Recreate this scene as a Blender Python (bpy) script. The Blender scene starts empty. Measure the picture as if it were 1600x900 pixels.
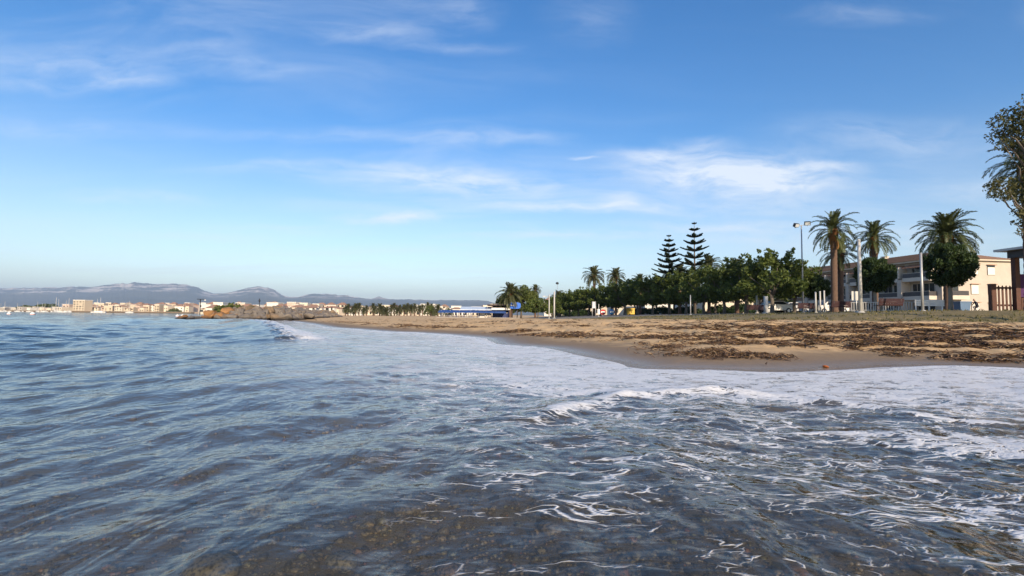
import bpy, bmesh, math, random
import numpy as np
from mathutils import Vector, Matrix, Euler
R = math.radians
SC = bpy.context.scene
COL = SC.collection
random.seed(7)

# ------------------------------------------------------------------ camera
CAM_H = 0.9
PITCH, ROLL, FPX = R(3.15), R(0.6), 800.0
cam_d = bpy.data.cameras.new('camera')
cam = bpy.data.objects.new('camera', cam_d)
COL.objects.link(cam)
cam_d.sensor_width = 36.0
cam_d.lens = 36.0 * FPX / 1600.0
cam_d.clip_start, cam_d.clip_end = 0.05, 60000
CAM_R = Matrix.Rotation(R(90) + PITCH, 4, 'X') @ Matrix.Rotation(ROLL, 4, 'Z')
cam.matrix_world = Matrix.Translation((0, 0, CAM_H)) @ CAM_R
SC.camera = cam

# ------------------------------------------------------------------ light
SUN_AZ, SUN_EL = R(18), R(20)           # behind the viewer, a little to the right
to_sun = Vector((math.sin(SUN_AZ) * math.cos(SUN_EL), -math.cos(SUN_AZ) * math.cos(SUN_EL), math.sin(SUN_EL)))
sun_d = bpy.data.lights.new('sun', 'SUN')
sun_d.energy, sun_d.angle, sun_d.color = 5.0, R(0.6), (1.0, 0.81, 0.59)
sun = bpy.data.objects.new('sun', sun_d)
COL.objects.link(sun)
sun.rotation_euler = to_sun.to_track_quat('Z', 'Y').to_euler()
SC.view_settings.view_transform = 'Standard'
SC.view_settings.look = 'None'
SC.view_settings.exposure = 0.55
SC.view_settings.gamma = 1.0
SC.view_settings.use_curve_mapping = False
SC.cycles.max_bounces = 6
SC.cycles.diffuse_bounces = 2
SC.cycles.glossy_bounces = 2
SC.cycles.transparent_max_bounces = 16
SC.cycles.volume_bounces = 0
SC.cycles.use_denoising = True
SC.cycles.caustics_reflective = False
SC.cycles.caustics_refractive = False

W = bpy.data.worlds.new('World')
SC.world = W
W.use_nodes = True


class NT:
    """small helper for writing node trees"""
    def __init__(s, tree):
        s.t = tree
    def n(s, kind, **kw):
        nd = s.t.nodes.new(kind)
        for k, v in kw.items():
            setattr(nd, k, v)
        return nd
    def link(s, a, b):
        s.t.links.new(a, b)
    def put(s, sock, v):
        if isinstance(v, bpy.types.NodeSocket):
            s.link(v, sock)
        elif v is not None:
            sock.default_value = v
    def m(s, op, a, b=None, c=None, clamp=False):
        nd = s.n('ShaderNodeMath', operation=op, use_clamp=clamp)
        for i, v in enumerate((a, b, c)):
            s.put(nd.inputs[i], v)
        return nd.outputs[0]
    def vm(s, op, a, b=None):
        nd = s.n('ShaderNodeVectorMath', operation=op)
        s.put(nd.inputs[0], a)
        if b is not None:
            s.put(nd.inputs[1], b)
        return nd
    def mapping(s, vec, loc=(0, 0, 0), rot=(0, 0, 0), scale=(1, 1, 1)):
        nd = s.n('ShaderNodeMapping')
        s.link(vec, nd.inputs['Vector'])
        nd.inputs['Location'].default_value = loc
        nd.inputs['Rotation'].default_value = rot
        nd.inputs['Scale'].default_value = scale
        return nd.outputs[0]
    def noise(s, vec, scale, detail=4, rough=0.55, dist=0.0):
        nd = s.n('ShaderNodeTexNoise')
        if vec is not None:
            s.link(vec, nd.inputs['Vector'])
        nd.inputs['Scale'].default_value = scale
        nd.inputs['Detail'].default_value = detail
        nd.inputs['Roughness'].default_value = rough
        nd.inputs['Distortion'].default_value = dist
        return nd.outputs['Fac']
    def ramp(s, fac, stops):
        nd = s.n('ShaderNodeValToRGB')
        s.link(fac, nd.inputs[0])
        el = nd.color_ramp.elements
        while len(el) < len(stops):
            el.new(0.5)
        for e, (p, c) in zip(el, stops):
            e.position = p
            e.color = (c[0], c[1], c[2], 1) if not isinstance(c, float) else (c, c, c, 1)
        return nd.outputs[0]
    def smooth(s, x, a, b):
        nd = s.n('ShaderNodeMapRange', interpolation_type='SMOOTHSTEP')
        s.put(nd.inputs['Value'], x)
        s.put(nd.inputs['From Min'], a)
        s.put(nd.inputs['From Max'], b)
        return nd.outputs[0]
    def mix(s, f, a, b):
        nd = s.n('ShaderNodeMix', data_type='RGBA')
        s.put(nd.inputs['Factor'], f)
        for i, v in ((6, a), (7, b)):
            if isinstance(v, tuple):
                v = (v[0], v[1], v[2], 1)
            s.put(nd.inputs[i], v)
        return nd.outputs[2]
    def mixsh(s, f, a, b):
        nd = s.n('ShaderNodeMixShader')
        s.put(nd.inputs[0], f)
        s.link(a, nd.inputs[1])
        s.link(b, nd.inputs[2])
        return nd.outputs[0]
    def bump(s, h, strength, dist, normal=None):
        nd = s.n('ShaderNodeBump')
        s.put(nd.inputs['Height'], h)
        nd.inputs['Strength'].default_value = strength
        nd.inputs['Distance'].default_value = dist
        if normal is not None:
            s.link(normal, nd.inputs['Normal'])
        return nd.outputs[0]
    def attr(s, name):
        return s.n('ShaderNodeAttribute', attribute_name=name).outputs['Fac']


# sky: Nishita plus cirrus, all placed by direction
wt = W.node_tree
wt.nodes.clear()
w = NT(wt)
sky = w.n('ShaderNodeTexSky', sky_type='NISHITA', sun_disc=False)
sky.sun_elevation = SUN_EL
sky.sun_rotation = math.pi - SUN_AZ
sky.air_density, sky.dust_density, sky.ozone_density = 1.0, 0.3, 2.2
tc = w.n('ShaderNodeTexCoord')
gen = tc.outputs['Generated']
sep = w.n('ShaderNodeSeparateXYZ')
w.link(gen, sep.inputs[0])
dx, dy, dz = sep.outputs
# thin cirrus everywhere: a flat layer seen from below
zc = w.m('ADD', w.m('MAXIMUM', dz, 0.0), 0.10)
comb = w.n('ShaderNodeCombineXYZ')
w.link(w.m('DIVIDE', dx, zc), comb.inputs[0])
w.link(w.m('DIVIDE', dy, zc), comb.inputs[1])
lay = w.mapping(comb.outputs[0], rot=(0, 0, R(-22)), scale=(0.42, 1.5, 1.0))
warp = w.n('ShaderNodeTexNoise')
w.link(comb.outputs[0], warp.inputs['Vector'])
warp.inputs['Scale'].default_value = 0.8
layw = w.vm('ADD', lay, w.vm('MULTIPLY', warp.outputs['Color'], (0.9, 0.9, 0)).outputs[0]).outputs[0]
n1 = w.noise(layw, 1.6, 8, 0.62, 0.6)
n2 = w.noise(layw, 0.55, 3, 0.5)
thin = w.m('MULTIPLY', w.smooth(n1, 0.38, 0.74), w.smooth(n2, 0.34, 0.62))
# denser streaks: soft ellipses in direction (azimuth tangent, elevation tangent)
ysafe = w.m('MAXIMUM', dy, 0.02)
tan = w.n('ShaderNodeCombineXYZ')
w.link(w.m('DIVIDE', dx, ysafe), tan.inputs[0])
w.link(w.m('DIVIDE', dz, ysafe), tan.inputs[1])
wn = w.n('ShaderNodeTexNoise')
w.link(tan.outputs[0], wn.inputs['Vector'])
wn.inputs['Scale'].default_value = 5.5
wn.inputs['Detail'].default_value = 5
tw = w.vm('ADD', tan.outputs[0], w.vm('MULTIPLY', w.vm('SUBTRACT', wn.outputs['Color'], (0.5, 0.5, 0.5)).outputs[0], (0.14, 0.06, 0)).outputs[0]).outputs[0]
CLOUDS = [(690, 282, 150, 20, 7, .85), (790, 292, 70, 14, 4, .6), (1120, 268, 150, 28, 12, .95), (1200, 292, 110, 26, 4, 1.0),
          (1040, 240, 80, 10, 4, .7), (1095, 222, 45, 10, -12, .5), (880, 326, 130, 8, -3, .8), (955, 315, 30, 12, -20, .6),
          (610, 343, 75, 7, -3, .8), (640, 341, 40, 6, 2, .6), (205, 306, 85, 9, 8, .5), (120, 95, 140, 26, 18, .55),
          (200, 125, 60, 12, 14, .45), (375, 103, 90, 14, 6, .5), (320, 75, 60, 10, 25, .35), (580, 45, 100, 14, 14, .45),
          (700, 68, 80, 9, 12, .35), (725, 14, 45, 22, 20, .4), (930, 25, 60, 35, 60, .25), (960, 371, 160, 5, 0, .5),
          (1140, 357, 150, 7, 2, .6), (1380, 380, 260, 22, 0, .5), (1400, 215, 160, 28, -14, .35), (1350, 25, 90, 14, -28, .3),
          (1560, 300, 160, 16, 4, .45), (480, 262, 120, 8, 2, .35), (300, 365, 160, 8, 0, .3), (905, 245, 18, 2, 0, .5), (1310, 262, 50, 8, 8, .45), (60, 130, 120, 12, 10, .4), (560, 210, 200, 10, 3, .3), (1180, 330, 180, 12, 3, .4), (780, 215, 90, 10, 6, .3), (80, 200, 160, 14, 4, .3)]
tot = None
for (cu, cv, ru, rv, ang, st) in CLOUDS:
    st = st * (0.62 if cv < 150 else 0.9)
    d_ = CAM_R.to_3x3() @ Vector(((cu - 800) / FPX, (450 - cv) / FPX, -1))
    c0 = (d_.x / d_.y, d_.z / d_.y, 0)
    q = w.vm('SUBTRACT', tw, c0).outputs[0]
    q = w.mapping(q, rot=(0, 0, R(ang)), scale=(FPX / ru, FPX / rv, 0))
    e = w.vm('LENGTH', q).outputs['Value']
    g = w.m('MULTIPLY', w.smooth(w.m('MULTIPLY', e, -1.0), -1.9, -0.05), st * 0.9)
    tot = g if tot is None else w.m('ADD', tot, g)
str_n = w.noise(w.mapping(tw, rot=(0, 0, R(9)), scale=(2.2, 9.0, 1)), 3.2, 9, 0.66, 0.35)
dense = w.m('MULTIPLY', tot, w.smooth(str_n, 0.22, 0.74))
cl = w.m('ADD', w.m('MULTIPLY', thin, 0.32), dense)
cl = w.m('MINIMUM', cl, 0.80)
up = w.smooth(dz, 0.0, 0.06)
cl = w.m('MULTIPLY', cl, up)
hsv = w.n('ShaderNodeHueSaturation')
w.link(sky.outputs[0], hsv.inputs['Color'])
satr = w.n('ShaderNodeMapRange')
w.link(dz, satr.inputs['Value'])
satr.inputs['From Min'].default_value, satr.inputs['From Max'].default_value = 0.02, 0.32
satr.inputs['To Min'].default_value, satr.inputs['To Max'].default_value = 0.92, 1.36
w.link(satr.outputs[0], hsv.inputs['Saturation'])
hsv.inputs['Hue'].default_value = 0.507
lum = w.mix(cl, hsv.outputs[0], (5.5, 5.8, 6.2))
bg = w.n('ShaderNodeBackground')
w.link(lum, bg.inputs[0])
bg.inputs[1].default_value = 0.128
wo = w.n('ShaderNodeOutputWorld')
w.link(bg.outputs[0], wo.inputs[0])


# ------------------------------------------------------------------ pixel helpers (direction from the photo, distance from the place)
def pdir(u, v):
    return CAM_R.to_3x3() @ Vector(((u - 800) / FPX, (450 - v) / FPX, -1))
def at(u, v, d):
    q = pdir(u, v)
    q = q * (d / q.y)
    return Vector((q.x, q.y, q.z + CAM_H))
def on_z(u, v, z=0.0):
    q = pdir(u, v)
    return Vector((0, 0, CAM_H)) + q * ((z - CAM_H) / q.z)
def xat(u, d):
    return at(u, 494, d).x


# ------------------------------------------------------------------ noise in numpy
def _hash(ix, iy, seed):
    h = (ix.astype(np.int64) * 374761393 + iy.astype(np.int64) * 668265263 + seed * 1442695041) & 0xffffffff
    h = ((h ^ (h >> 13)) * 1274126177) & 0xffffffff
    h = ((h ^ (h >> 16)) * 2246822519) & 0xffffffff
    return ((h ^ (h >> 15)) & 0xffffff) / float(0xffffff)
def vnoise(x, y, seed=0):
    xi, yi = np.floor(x), np.floor(y)
    fx, fy = x - xi, y - yi
    fx, fy = fx * fx * (3 - 2 * fx), fy * fy * (3 - 2 * fy)
    a, b = _hash(xi, yi, seed), _hash(xi + 1, yi, seed)
    c, d = _hash(xi, yi + 1, seed), _hash(xi + 1, yi + 1, seed)
    return (a * (1 - fx) + b * fx) * (1 - fy) + (c * (1 - fx) + d * fx) * fy
def fbm(x, y, octv=4, seed=0, gain=0.5):
    r, amp, tot_ = 0, 1.0, 0
    for i in range(octv):
        r = r + amp * vnoise(x * 2 ** i + 17.3 * i, y * 2 ** i - 9.1 * i, seed + i)
        tot_ += amp
        amp *= gain
    return r / tot_
def sstep(x, a, b):
    t = np.clip((x - a) / (b - a), 0, 1)
    return t * t * (3 - 2 * t)

# ------------------------------------------------------------------ shoreline and terrain
shore_px = [(1600, 578), (1540, 575), (1470, 573), (1400, 575), (1340, 579), (1260, 583), (1190, 583), (1110, 580), (1040, 579), (1000, 578), (972, 574),
            (950, 567), (905, 558), (870, 549), (840, 544), (800, 541), (768, 538), (752, 529), (700, 524), (640, 520), (600, 519), (545, 514), (510, 512), (488, 507), (462, 503), (440, 500.5)]
SHORE = [on_z(u, v).xy for u, v in shore_px]
SHORE = [Vector((95, -70)), Vector((42, -18)), Vector((22, 3)), Vector((14, 8.2))] + SHORE + \
        [Vector(p) for p in ((-37, 78), (-47, 120), (-60, 160), (-100, 300), (-190, 480), (-340, 600), (-520, 655), (-760, 690), (-2500, 900))]
LAND_POLY = np.array([tuple(p) for p in SHORE] + [(-16000, 3000), (-30000, 40000), (40000, 40000), (40000, -4000)], float)
SHORE_A = np.array([tuple(p) for p in SHORE], float)

def poly_dist(x, y, pts):
    """distance to an open polyline, the arc parameter (index) and the side"""
    best = np.full(x.shape, 1e18)
    par = np.zeros(x.shape)
    side = np.zeros(x.shape)
    for i in range(len(pts) - 1):
        ax, ay = pts[i]
        bx, by = pts[i + 1]
        ex, ey = bx - ax, by - ay
        L2 = ex * ex + ey * ey
        t = np.clip(((x - ax) * ex + (y - ay) * ey) / L2, 0, 1)
        d2 = (x - ax - t * ex) ** 2 + (y - ay - t * ey) ** 2
        k = d2 < best
        best = np.where(k, d2, best)
        par = np.where(k, i + t, par)
        side = np.where(k, ex * (y - ay) - ey * (x - ax), side)
    return np.sqrt(best), par, side
def inside(x, y, poly):
    r = np.zeros(x.shape, bool)
    n = len(poly)
    j = n - 1
    for i in range(n):
        xi, yi = poly[i]
        xj, yj = poly[j]
        if yi != yj:
            c = ((yi > y) != (yj > y)) & (x < (xj - xi) * (y - yi) / (yj - yi) + xi)
            r ^= c
        j = i
    return r
def shore_s(x, y):
    d, _, _ = poly_dist(x, y, SHORE_A)
    return np.where(inside(x, y, LAND_POLY), d, -d)

PX = ([4, 9, 14, 20, 26, 30], [0.45, 0.6, 0.95, 1.25, 1.45, 1.6])
PR = ([0, 200, 400, 900, 2500, 9000], [0.45, 0.45, 0.7, 2.5, 6.0, 10.0])
BZ = ([0, 30, 45, 60, 100, 400], [0.92, 0.88, 0.66, 0.52, 0.42, 0.42])
def ground_z(x, y, detail=True, s=None):
    x = np.asarray(x, float)
    y = np.asarray(y, float)
    if s is None:
        s = shore_s(x, y)
    r = np.hypot(x, y)
    H = np.interp(r, *BZ)
    P = np.interp(x, *PX) * (1 - sstep(r, 180, 320)) + np.interp(r, *PR) * sstep(r, 180, 320)
    sp = np.clip(s, 0, None)
    up_ = np.interp(sp, [0, 1.2, 4, 8, 13, 18, 24], [0, .055, .25, .52, .8, .95, 1.0]) * H
    t = sstep(sp, 19, 31)
    z = up_ * (1 - t) + P * t
    if detail:
        dry = sstep(sp, 1.6, 5.0) * (1 - sstep(sp, 24, 30)) * (r < 400)
        z = z + dry * ((fbm(x * 0.45, y * 0.45, 3, 11) - 0.5) * 0.16 + (fbm(x * 2.1, y * 2.1, 3, 5) - 0.5) * 0.17)
        z = z - dry * 0.07 * sstep(fbm(x * 1.7, y * 1.7, 2, 55), 0.58, 0.72)   # trodden hollows
        # scarp line left by the last high swash
        z = z + 0.05 * np.exp(-((sp - 3.4 - 0.9 * (fbm(x * .4, y * .4, 2, 3) - .5)) / 0.5) ** 2) * (r < 200)
    a = np.clip(-s, 0, None)
    bed = -(0.017 * a + 0.0013 * a * a)
    bed = np.maximum(bed, -5.0)
    bed = bed + (a > 0) * (fbm(x * 1.3, y * 1.3, 3, 21) - 0.5) * np.minimum(0.05, a * 0.02)
    return np.where(s > 0, z, bed)
def gz(x, y):
    return float(ground_z(np.array([float(x)]), np.array([float(y)]))[0])


# ------------------------------------------------------------------ object helpers
def tag(o, label=None, cat=None, group=None, kind=None):
    if label: o['label'] = label
    if cat: o['category'] = cat
    if group: o['group'] = group
    if kind: o['kind'] = kind
    return o
def link(name, me, parent=None, loc=None, rot=None):
    o = bpy.data.objects.new(name, me)
    COL.objects.link(o)
    if parent: o.parent = parent
    if loc is not None: o.location = loc
    if rot is not None: o.rotation_euler = rot
    return o
def empty(name, loc, rz=0.0, scale=1.0):
    o = link(name, None, None, loc, (0, 0, rz))
    o.scale = (scale,) * 3 if not isinstance(scale, tuple) else scale
    o.empty_display_size = 0.2
    return o
def np_mesh(name, verts, faces, mats, attrs=None, smooth=True, midx=None):
    """faces: (n,3) or (n,4) array"""
    verts = np.asarray(verts, np.float32)
    faces = np.asarray(faces, np.int32)
    me = bpy.data.meshes.new(name)
    me.vertices.add(len(verts))
    me.vertices.foreach_set('co', verts.ravel())
    k = faces.shape[1]
    me.loops.add(faces.size)
    me.loops.foreach_set('vertex_index', faces.ravel())
    me.polygons.add(len(faces))
    me.polygons.foreach_set('loop_start', np.arange(0, faces.size, k, dtype=np.int32))
    me.polygons.foreach_set('loop_total', np.full(len(faces), k, np.int32))
    me.polygons.foreach_set('use_smooth', np.full(len(faces), smooth, bool))
    for m in (mats if isinstance(mats, (list, tuple)) else [mats]):
        me.materials.append(m)
    if midx is not None:
        me.polygons.foreach_set('material_index', np.asarray(midx, np.int32))
    me.update(calc_edges=True)
    for k_, v in (attrs or {}).items():
        a = me.attributes.new(k_, 'FLOAT', 'POINT')
        a.data.foreach_set('value', np.asarray(v, np.float32))
    return me
def grid_faces(na, nb):
    i = np.arange(na - 1)[:, None] * nb + np.arange(nb - 1)[None, :]
    i = i.ravel()
    return np.stack([i, i + 1, i + nb + 1, i + nb], 1)

class MB:
    """collects shapes into one mesh"""
    def __init__(s):
        s.v, s.f, s.sm = [], [], []
    def add(s, vs, fs, smooth=False):
        b = len(s.v)
        s.v += [tuple(p) for p in vs]
        s.f += [tuple(b + i for i in f) for f in fs]
        s.sm += [smooth] * len(fs)
        return s
    def box(s, x0, x1, y0, y1, z0, z1):
        vs = [(x, y, z) for z in (z0, z1) for y in (y0, y1) for x in (x0, x1)]
        return s.add(vs, [(0, 2, 3, 1), (4, 5, 7, 6), (0, 1, 5, 4), (2, 6, 7, 3), (0, 4, 6, 2), (1, 3, 7, 5)])
    def tube(s, pts, rad, n=8, cap=True, smooth=True):
        pts = [Vector(p) for p in pts]
        if not isinstance(rad, (list, tuple)): rad = [rad] * len(pts)
        vs, fs = [], []
        for i, p in enumerate(pts):
            t = (pts[min(i + 1, len(pts) - 1)] - pts[max(i - 1, 0)]).normalized()
            a = t.orthogonal().normalized() if abs(t.z) < 0.95 else Vector((1, 0, 0)) - t * t.x
            a.normalize()
            b = t.cross(a)
            for k in range(n):
                th = 2 * math.pi * k / n
                vs.append(p + (a * math.cos(th) + b * math.sin(th)) * rad[i])
        for i in range(len(pts) - 1):
            for k in range(n):
                k2 = (k + 1) % n
                fs.append((i * n + k, i * n + k2, (i + 1) * n + k2, (i + 1) * n + k))
        s.add(vs, fs, smooth)
        if cap:
            b0 = len(s.v) - len(vs)
            s.f.append(tuple(b0 + k for k in range(n - 1, -1, -1)))
            s.f.append(tuple(b0 + (len(pts) - 1) * n + k for k in range(n)))
            s.sm += [False, False]
        return s
    def lathe(s, prof, n=16, c=(0, 0, 0), smooth=True):
        vs, fs = [], []
        for r_, z in prof:
            for k in range(n):
                th = 2 * math.pi * k / n
                vs.append((c[0] + r_ * math.cos(th), c[1] + r_ * math.sin(th), c[2] + z))
        for i in range(len(prof) - 1):
            for k in range(n):
                k2 = (k + 1) % n
                fs.append((i * n + k, i * n + k2, (i + 1) * n + k2, (i + 1) * n + k))
        return s.add(vs, fs, smooth)
    def poly_prism(s, pts, z0, z1):
        n = len(pts)
        vs = [(x, y, z0) for x, y in pts] + [(x, y, z1) for x, y in pts]
        fs = [tuple(range(n - 1, -1, -1)), tuple(range(n, 2 * n))]
        fs += [(i, (i + 1) % n, n + (i + 1) % n, n + i) for i in range(n)]
        return s.add(vs, fs)
    def mesh(s, name, mat):
        me = bpy.data.meshes.new(name)
        me.from_pydata(s.v, [], s.f)
        me.polygons.foreach_set('use_smooth', s.sm)
        me.materials.append(mat)
        me.update()
        return me
    def build(s, name, mat, parent=None, loc=None, rot=None):
        return link(name, s.mesh(name, mat), parent, loc, rot)


# ------------------------------------------------------------------ materials
MATS = {}
def mat(name):
    m = bpy.data.materials.new(name)
    m.use_nodes = True
    m.node_tree.nodes.clear()
    t = NT(m.node_tree)
    out = t.n('ShaderNodeOutputMaterial')
    MATS[name] = m
    return m, t, out
def plain(name, col, rough=0.8, var=0.25, scale=3.0, metal=0.0, bump=0.15, coord='Object'):
    """one colour with broad and fine mottling and slight relief"""
    m, t, out = mat(name)
    c = t.n('ShaderNodeTexCoord').outputs[coord]
    n_ = t.noise(c, scale, 5, 0.6)
    n_f = t.noise(c, scale * 7, 3, 0.6)
    k = t.m('ADD', t.m('MULTIPLY', n_, 0.65), t.m('MULTIPLY', n_f, 0.35))
    colr = t.ramp(k, [(0.28, tuple(x * (1 - var) for x in col)), (0.72, tuple(min(1, x * (1 + var)) for x in col))])
    b = t.n('ShaderNodeBsdfPrincipled')
    t.link(colr, b.inputs['Base Color'])
    b.inputs['Roughness'].default_value = rough
    b.inputs['Metallic'].default_value = metal
    if bump:
        t.link(t.bump(k, bump, 0.05), b.inputs['Normal'])
    t.link(b.outputs[0], out.inputs[0])
    return m
def foliage(name, dark, light, trans=0.25, rough=0.55):
    m, t, out = mat(name)
    v = t.attr('var')
    c = t.ramp(v, [(0.0, dark), (1.0, light)])
    b = t.n('ShaderNodeBsdfPrincipled')
    t.link(c, b.inputs['Base Color'])
    b.inputs['Roughness'].default_value = rough
    b.inputs['Specular IOR Level'].default_value = 0.3
    tr = t.n('ShaderNodeBsdfTranslucent')
    t.link(t.mix(0.5, c, (0.16, 0.2, 0.03)), tr.inputs[0])
    t.link(t.mixsh(trans, b.outputs[0], tr.outputs[0]), out.inputs[0])
    return m

M = {
    'leaf': foliage('leaf', (0.024, 0.046, 0.010), (0.13, 0.165, 0.034)),
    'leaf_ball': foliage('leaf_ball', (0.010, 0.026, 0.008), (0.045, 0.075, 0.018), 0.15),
    'leaf_pine': foliage('leaf_pine', (0.03, 0.05, 0.012), (0.13, 0.155, 0.036), 0.15),
    'leaf_brown': foliage('leaf_brown', (0.020, 0.028, 0.010), (0.095, 0.09, 0.03), 0.2),
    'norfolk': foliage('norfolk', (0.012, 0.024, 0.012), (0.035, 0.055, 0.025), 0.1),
    'frond': foliage('frond', (0.026, 0.042, 0.016), (0.115, 0.13, 0.045), 0.15, 0.45),
    'frond_far': foliage('frond_far', (0.03, 0.04, 0.018), (0.12, 0.12, 0.05), 0.15, 0.5),
    'dead_frond': plain('dead_frond', (0.23, 0.12, 0.04), 0.9, 0.4, 6),
    'palm_bark': plain('palm_bark', (0.12, 0.075, 0.052), 0.95, 0.4, 5, bump=0.6),
    'bark': plain('bark', (0.13, 0.11, 0.09), 0.95, 0.35, 4, bump=0.5),
    'bark_pale': plain('bark_pale', (0.24, 0.21, 0.17), 0.95, 0.3, 4, bump=0.4),
    'cream_wall': plain('cream_wall', (0.48, 0.42, 0.35), 0.9, 0.12, 0.8, bump=0.05),
    'cream_trim': plain('cream_trim', (0.58, 0.51, 0.42), 0.85, 0.10, 1.0, bump=0.03),
    'roof_tile': plain('roof_tile', (0.27, 0.15, 0.085), 0.9, 0.3, 2.0),
    'terracotta': plain('terracotta', (0.36, 0.21, 0.14), 0.9, 0.2, 0.2),
    'dark_glass': plain('dark_glass', (0.025, 0.028, 0.032), 0.12, 0.3, 1.0, bump=0),
    'shutter': plain('shutter', (0.75, 0.68, 0.58), 0.7, 0.05, 2, bump=0.03),
    'rail_dark': plain('rail_dark', (0.05, 0.045, 0.045), 0.5, 0.2, 3),
    'awning': plain('awning', (0.36, 0.17, 0.09), 0.9, 0.15, 3),
    'white_paint': plain('white_paint', (0.78, 0.77, 0.74), 0.5, 0.06, 2, bump=0.03),
    'grey_metal': plain('grey_metal', (0.42, 0.43, 0.44), 0.45, 0.12, 3, 0.4, bump=0.03),
    'pale_pole': plain('pale_pole', (0.48, 0.47, 0.44), 0.55, 0.08, 3, bump=0.03),
    'black_metal': plain('black_metal', (0.03, 0.03, 0.035), 0.45, 0.2, 3, 0.3),
    'lamp_glass': plain('lamp_glass', (0.55, 0.58, 0.60), 0.1, 0.05, 3, bump=0),
    'burgundy': plain('burgundy', (0.034, 0.008, 0.010), 0.7, 0.2, 4),
    'wood_brown': plain('wood_brown', (0.085, 0.034, 0.022), 0.75, 0.3, 4),
    'blue_awning': plain('blue_awning', (0.012, 0.06, 0.23), 0.75, 0.2, 1.5),
    'navy': plain('navy', (0.012, 0.025, 0.12), 0.6, 0.25, 3),
    'sign_blue': plain('sign_blue', (0.01, 0.13, 0.62), 0.4, 0.05, 1, bump=0),
    'pale_awning': plain('pale_awning', (0.50, 0.60, 0.72), 0.8, 0.1, 1.5),
    'bar_white': plain('bar_white', (0.72, 0.70, 0.66), 0.7, 0.08, 1),
    'bar_dark': plain('bar_dark', (0.05, 0.032, 0.028), 0.8, 0.3, 1),
    'red': plain('red', (0.48, 0.03, 0.025), 0.5, 0.1, 2),
    'sky_blue': plain('sky_blue', (0.06, 0.24, 0.50), 0.5, 0.1, 2),
    'yellow': plain('yellow', (0.62, 0.42, 0.05), 0.5, 0.1, 2),
    'bin_blue': plain('bin_blue', (0.10, 0.17, 0.27), 0.5, 0.1, 2),
    'purple': plain('purple', (0.06, 0.015, 0.09), 0.8, 0.15, 2),
    'orange': plain('orange', (0.36, 0.10, 0.02), 0.8, 0.3, 12),
    'tyre': plain('tyre', (0.02, 0.02, 0.02), 0.9, 0.2, 4),
    'cloth_dark': plain('cloth_dark', (0.025, 0.025, 0.035), 0.9, 0.3, 6),
    'skin': plain('skin', (0.42, 0.24, 0.16), 0.6, 0.05, 6, bump=0),
    'rock_orange': plain('rock_orange', (0.42, 0.21, 0.075), 0.9, 0.35, 1.4, bump=0.8),
    'rock_grey': plain('rock_grey', (0.21, 0.185, 0.16), 0.95, 0.4, 1.4, bump=0.8),
    'rock_tan': plain('rock_tan', (0.30, 0.215, 0.14), 0.95, 0.4, 1.4, bump=0.8),
    'shrub_trunk': plain('shrub_trunk', (0.06, 0.045, 0.035), 0.95, 0.3, 4),
    'concrete': plain('concrete', (0.36, 0.34, 0.31), 0.9, 0.15, 1.5),
    'crown_boot': plain('crown_boot', (0.20, 0.085, 0.025), 0.9, 0.45, 5, bump=0.5),
}
def wet_rock(name, col):
    m, t, out = mat(name)
    c = t.n('ShaderNodeTexCoord').outputs['Object']
    pz = t.n('ShaderNodeSeparateXYZ')
    t.link(t.n('ShaderNodeNewGeometry').outputs['Position'], pz.inputs[0])
    n_ = t.noise(c, 1.6, 6, 0.65)
    cr = t.noise(c, 6.0, 5, 0.7)
    k = t.m('ADD', t.m('MULTIPLY', n_, 0.6), t.m('MULTIPLY', cr, 0.4))
    base = t.ramp(k, [(0.3, tuple(x * 0.5 for x in col)), (0.7, tuple(min(1, x * 1.35) for x in col))])
    wetb = t.smooth(t.m('ADD', pz.outputs[2], t.m('MULTIPLY', n_, -0.5)), 0.25, -0.05)   # weed stained tide band
    b = t.n('ShaderNodeBsdfPrincipled')
    t.link(t.mix(wetb, base, (0.022, 0.018, 0.014)), b.inputs['Base Color'])
    b.inputs['Roughness'].default_value = 0.85
    t.link(t.bump(k, 0.9, 0.12), b.inputs['Normal'])
    t.link(b.outputs[0], out.inputs[0])
    return m
M['rock_orange'] = wet_rock('boulder_orange', (0.30, 0.155, 0.06))
M['rock_grey'] = wet_rock('boulder_grey', (0.18, 0.155, 0.13))
M['rock_tan'] = wet_rock('boulder_tan', (0.21, 0.15, 0.095))
TOWN_COL = {'white': (0.70, 0.67, 0.60), 'cream': (0.64, 0.56, 0.44), 'sand': (0.52, 0.44, 0.33), 'pink': (0.54, 0.42, 0.34), 'grey': (0.45, 0.42, 0.38)}
for k_, c_ in TOWN_COL.items():
    M['town_' + k_] = plain('town_' + k_, c_, 0.9, 0.08, 0.15, bump=0)

# --- sand, sea bed, lawn in one ground sheet
m, t, out = mat('ground')
co = t.n('ShaderNodeTexCoord').outputs['Object']
a_s, a_g, a_p = t.attr('inland'), t.attr('lawn'), t.attr('paved')
nf = t.noise(co, 55, 3, 0.7)
nm = t.noise(co, 2.2, 6, 0.62)
nb = t.noise(co, 0.25, 4, 0.55)
dry = t.ramp(t.m('ADD', t.m('MULTIPLY', nm, 0.6), t.m('MULTIPLY', nf, 0.4)), [(0.3, (0.44, 0.285, 0.135)), (0.7, (0.72, 0.49, 0.25))])
wet = t.ramp(nf, [(0.3, (0.20, 0.135, 0.075)), (0.7, (0.30, 0.205, 0.115))])
sand = t.mix(t.smooth(t.m('ADD', a_s, t.m('MULTIPLY', t.m('SUBTRACT', nm, 0.5), 2.0)), 1.6, 3.6), wet, dry)
grass = t.ramp(t.m('ADD', t.m('MULTIPLY', nm, 0.5), t.m('MULTIPLY', nf, 0.5)), [(0.35, (0.09, 0.085, 0.03)), (0.65, (0.30, 0.22, 0.10))])
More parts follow.
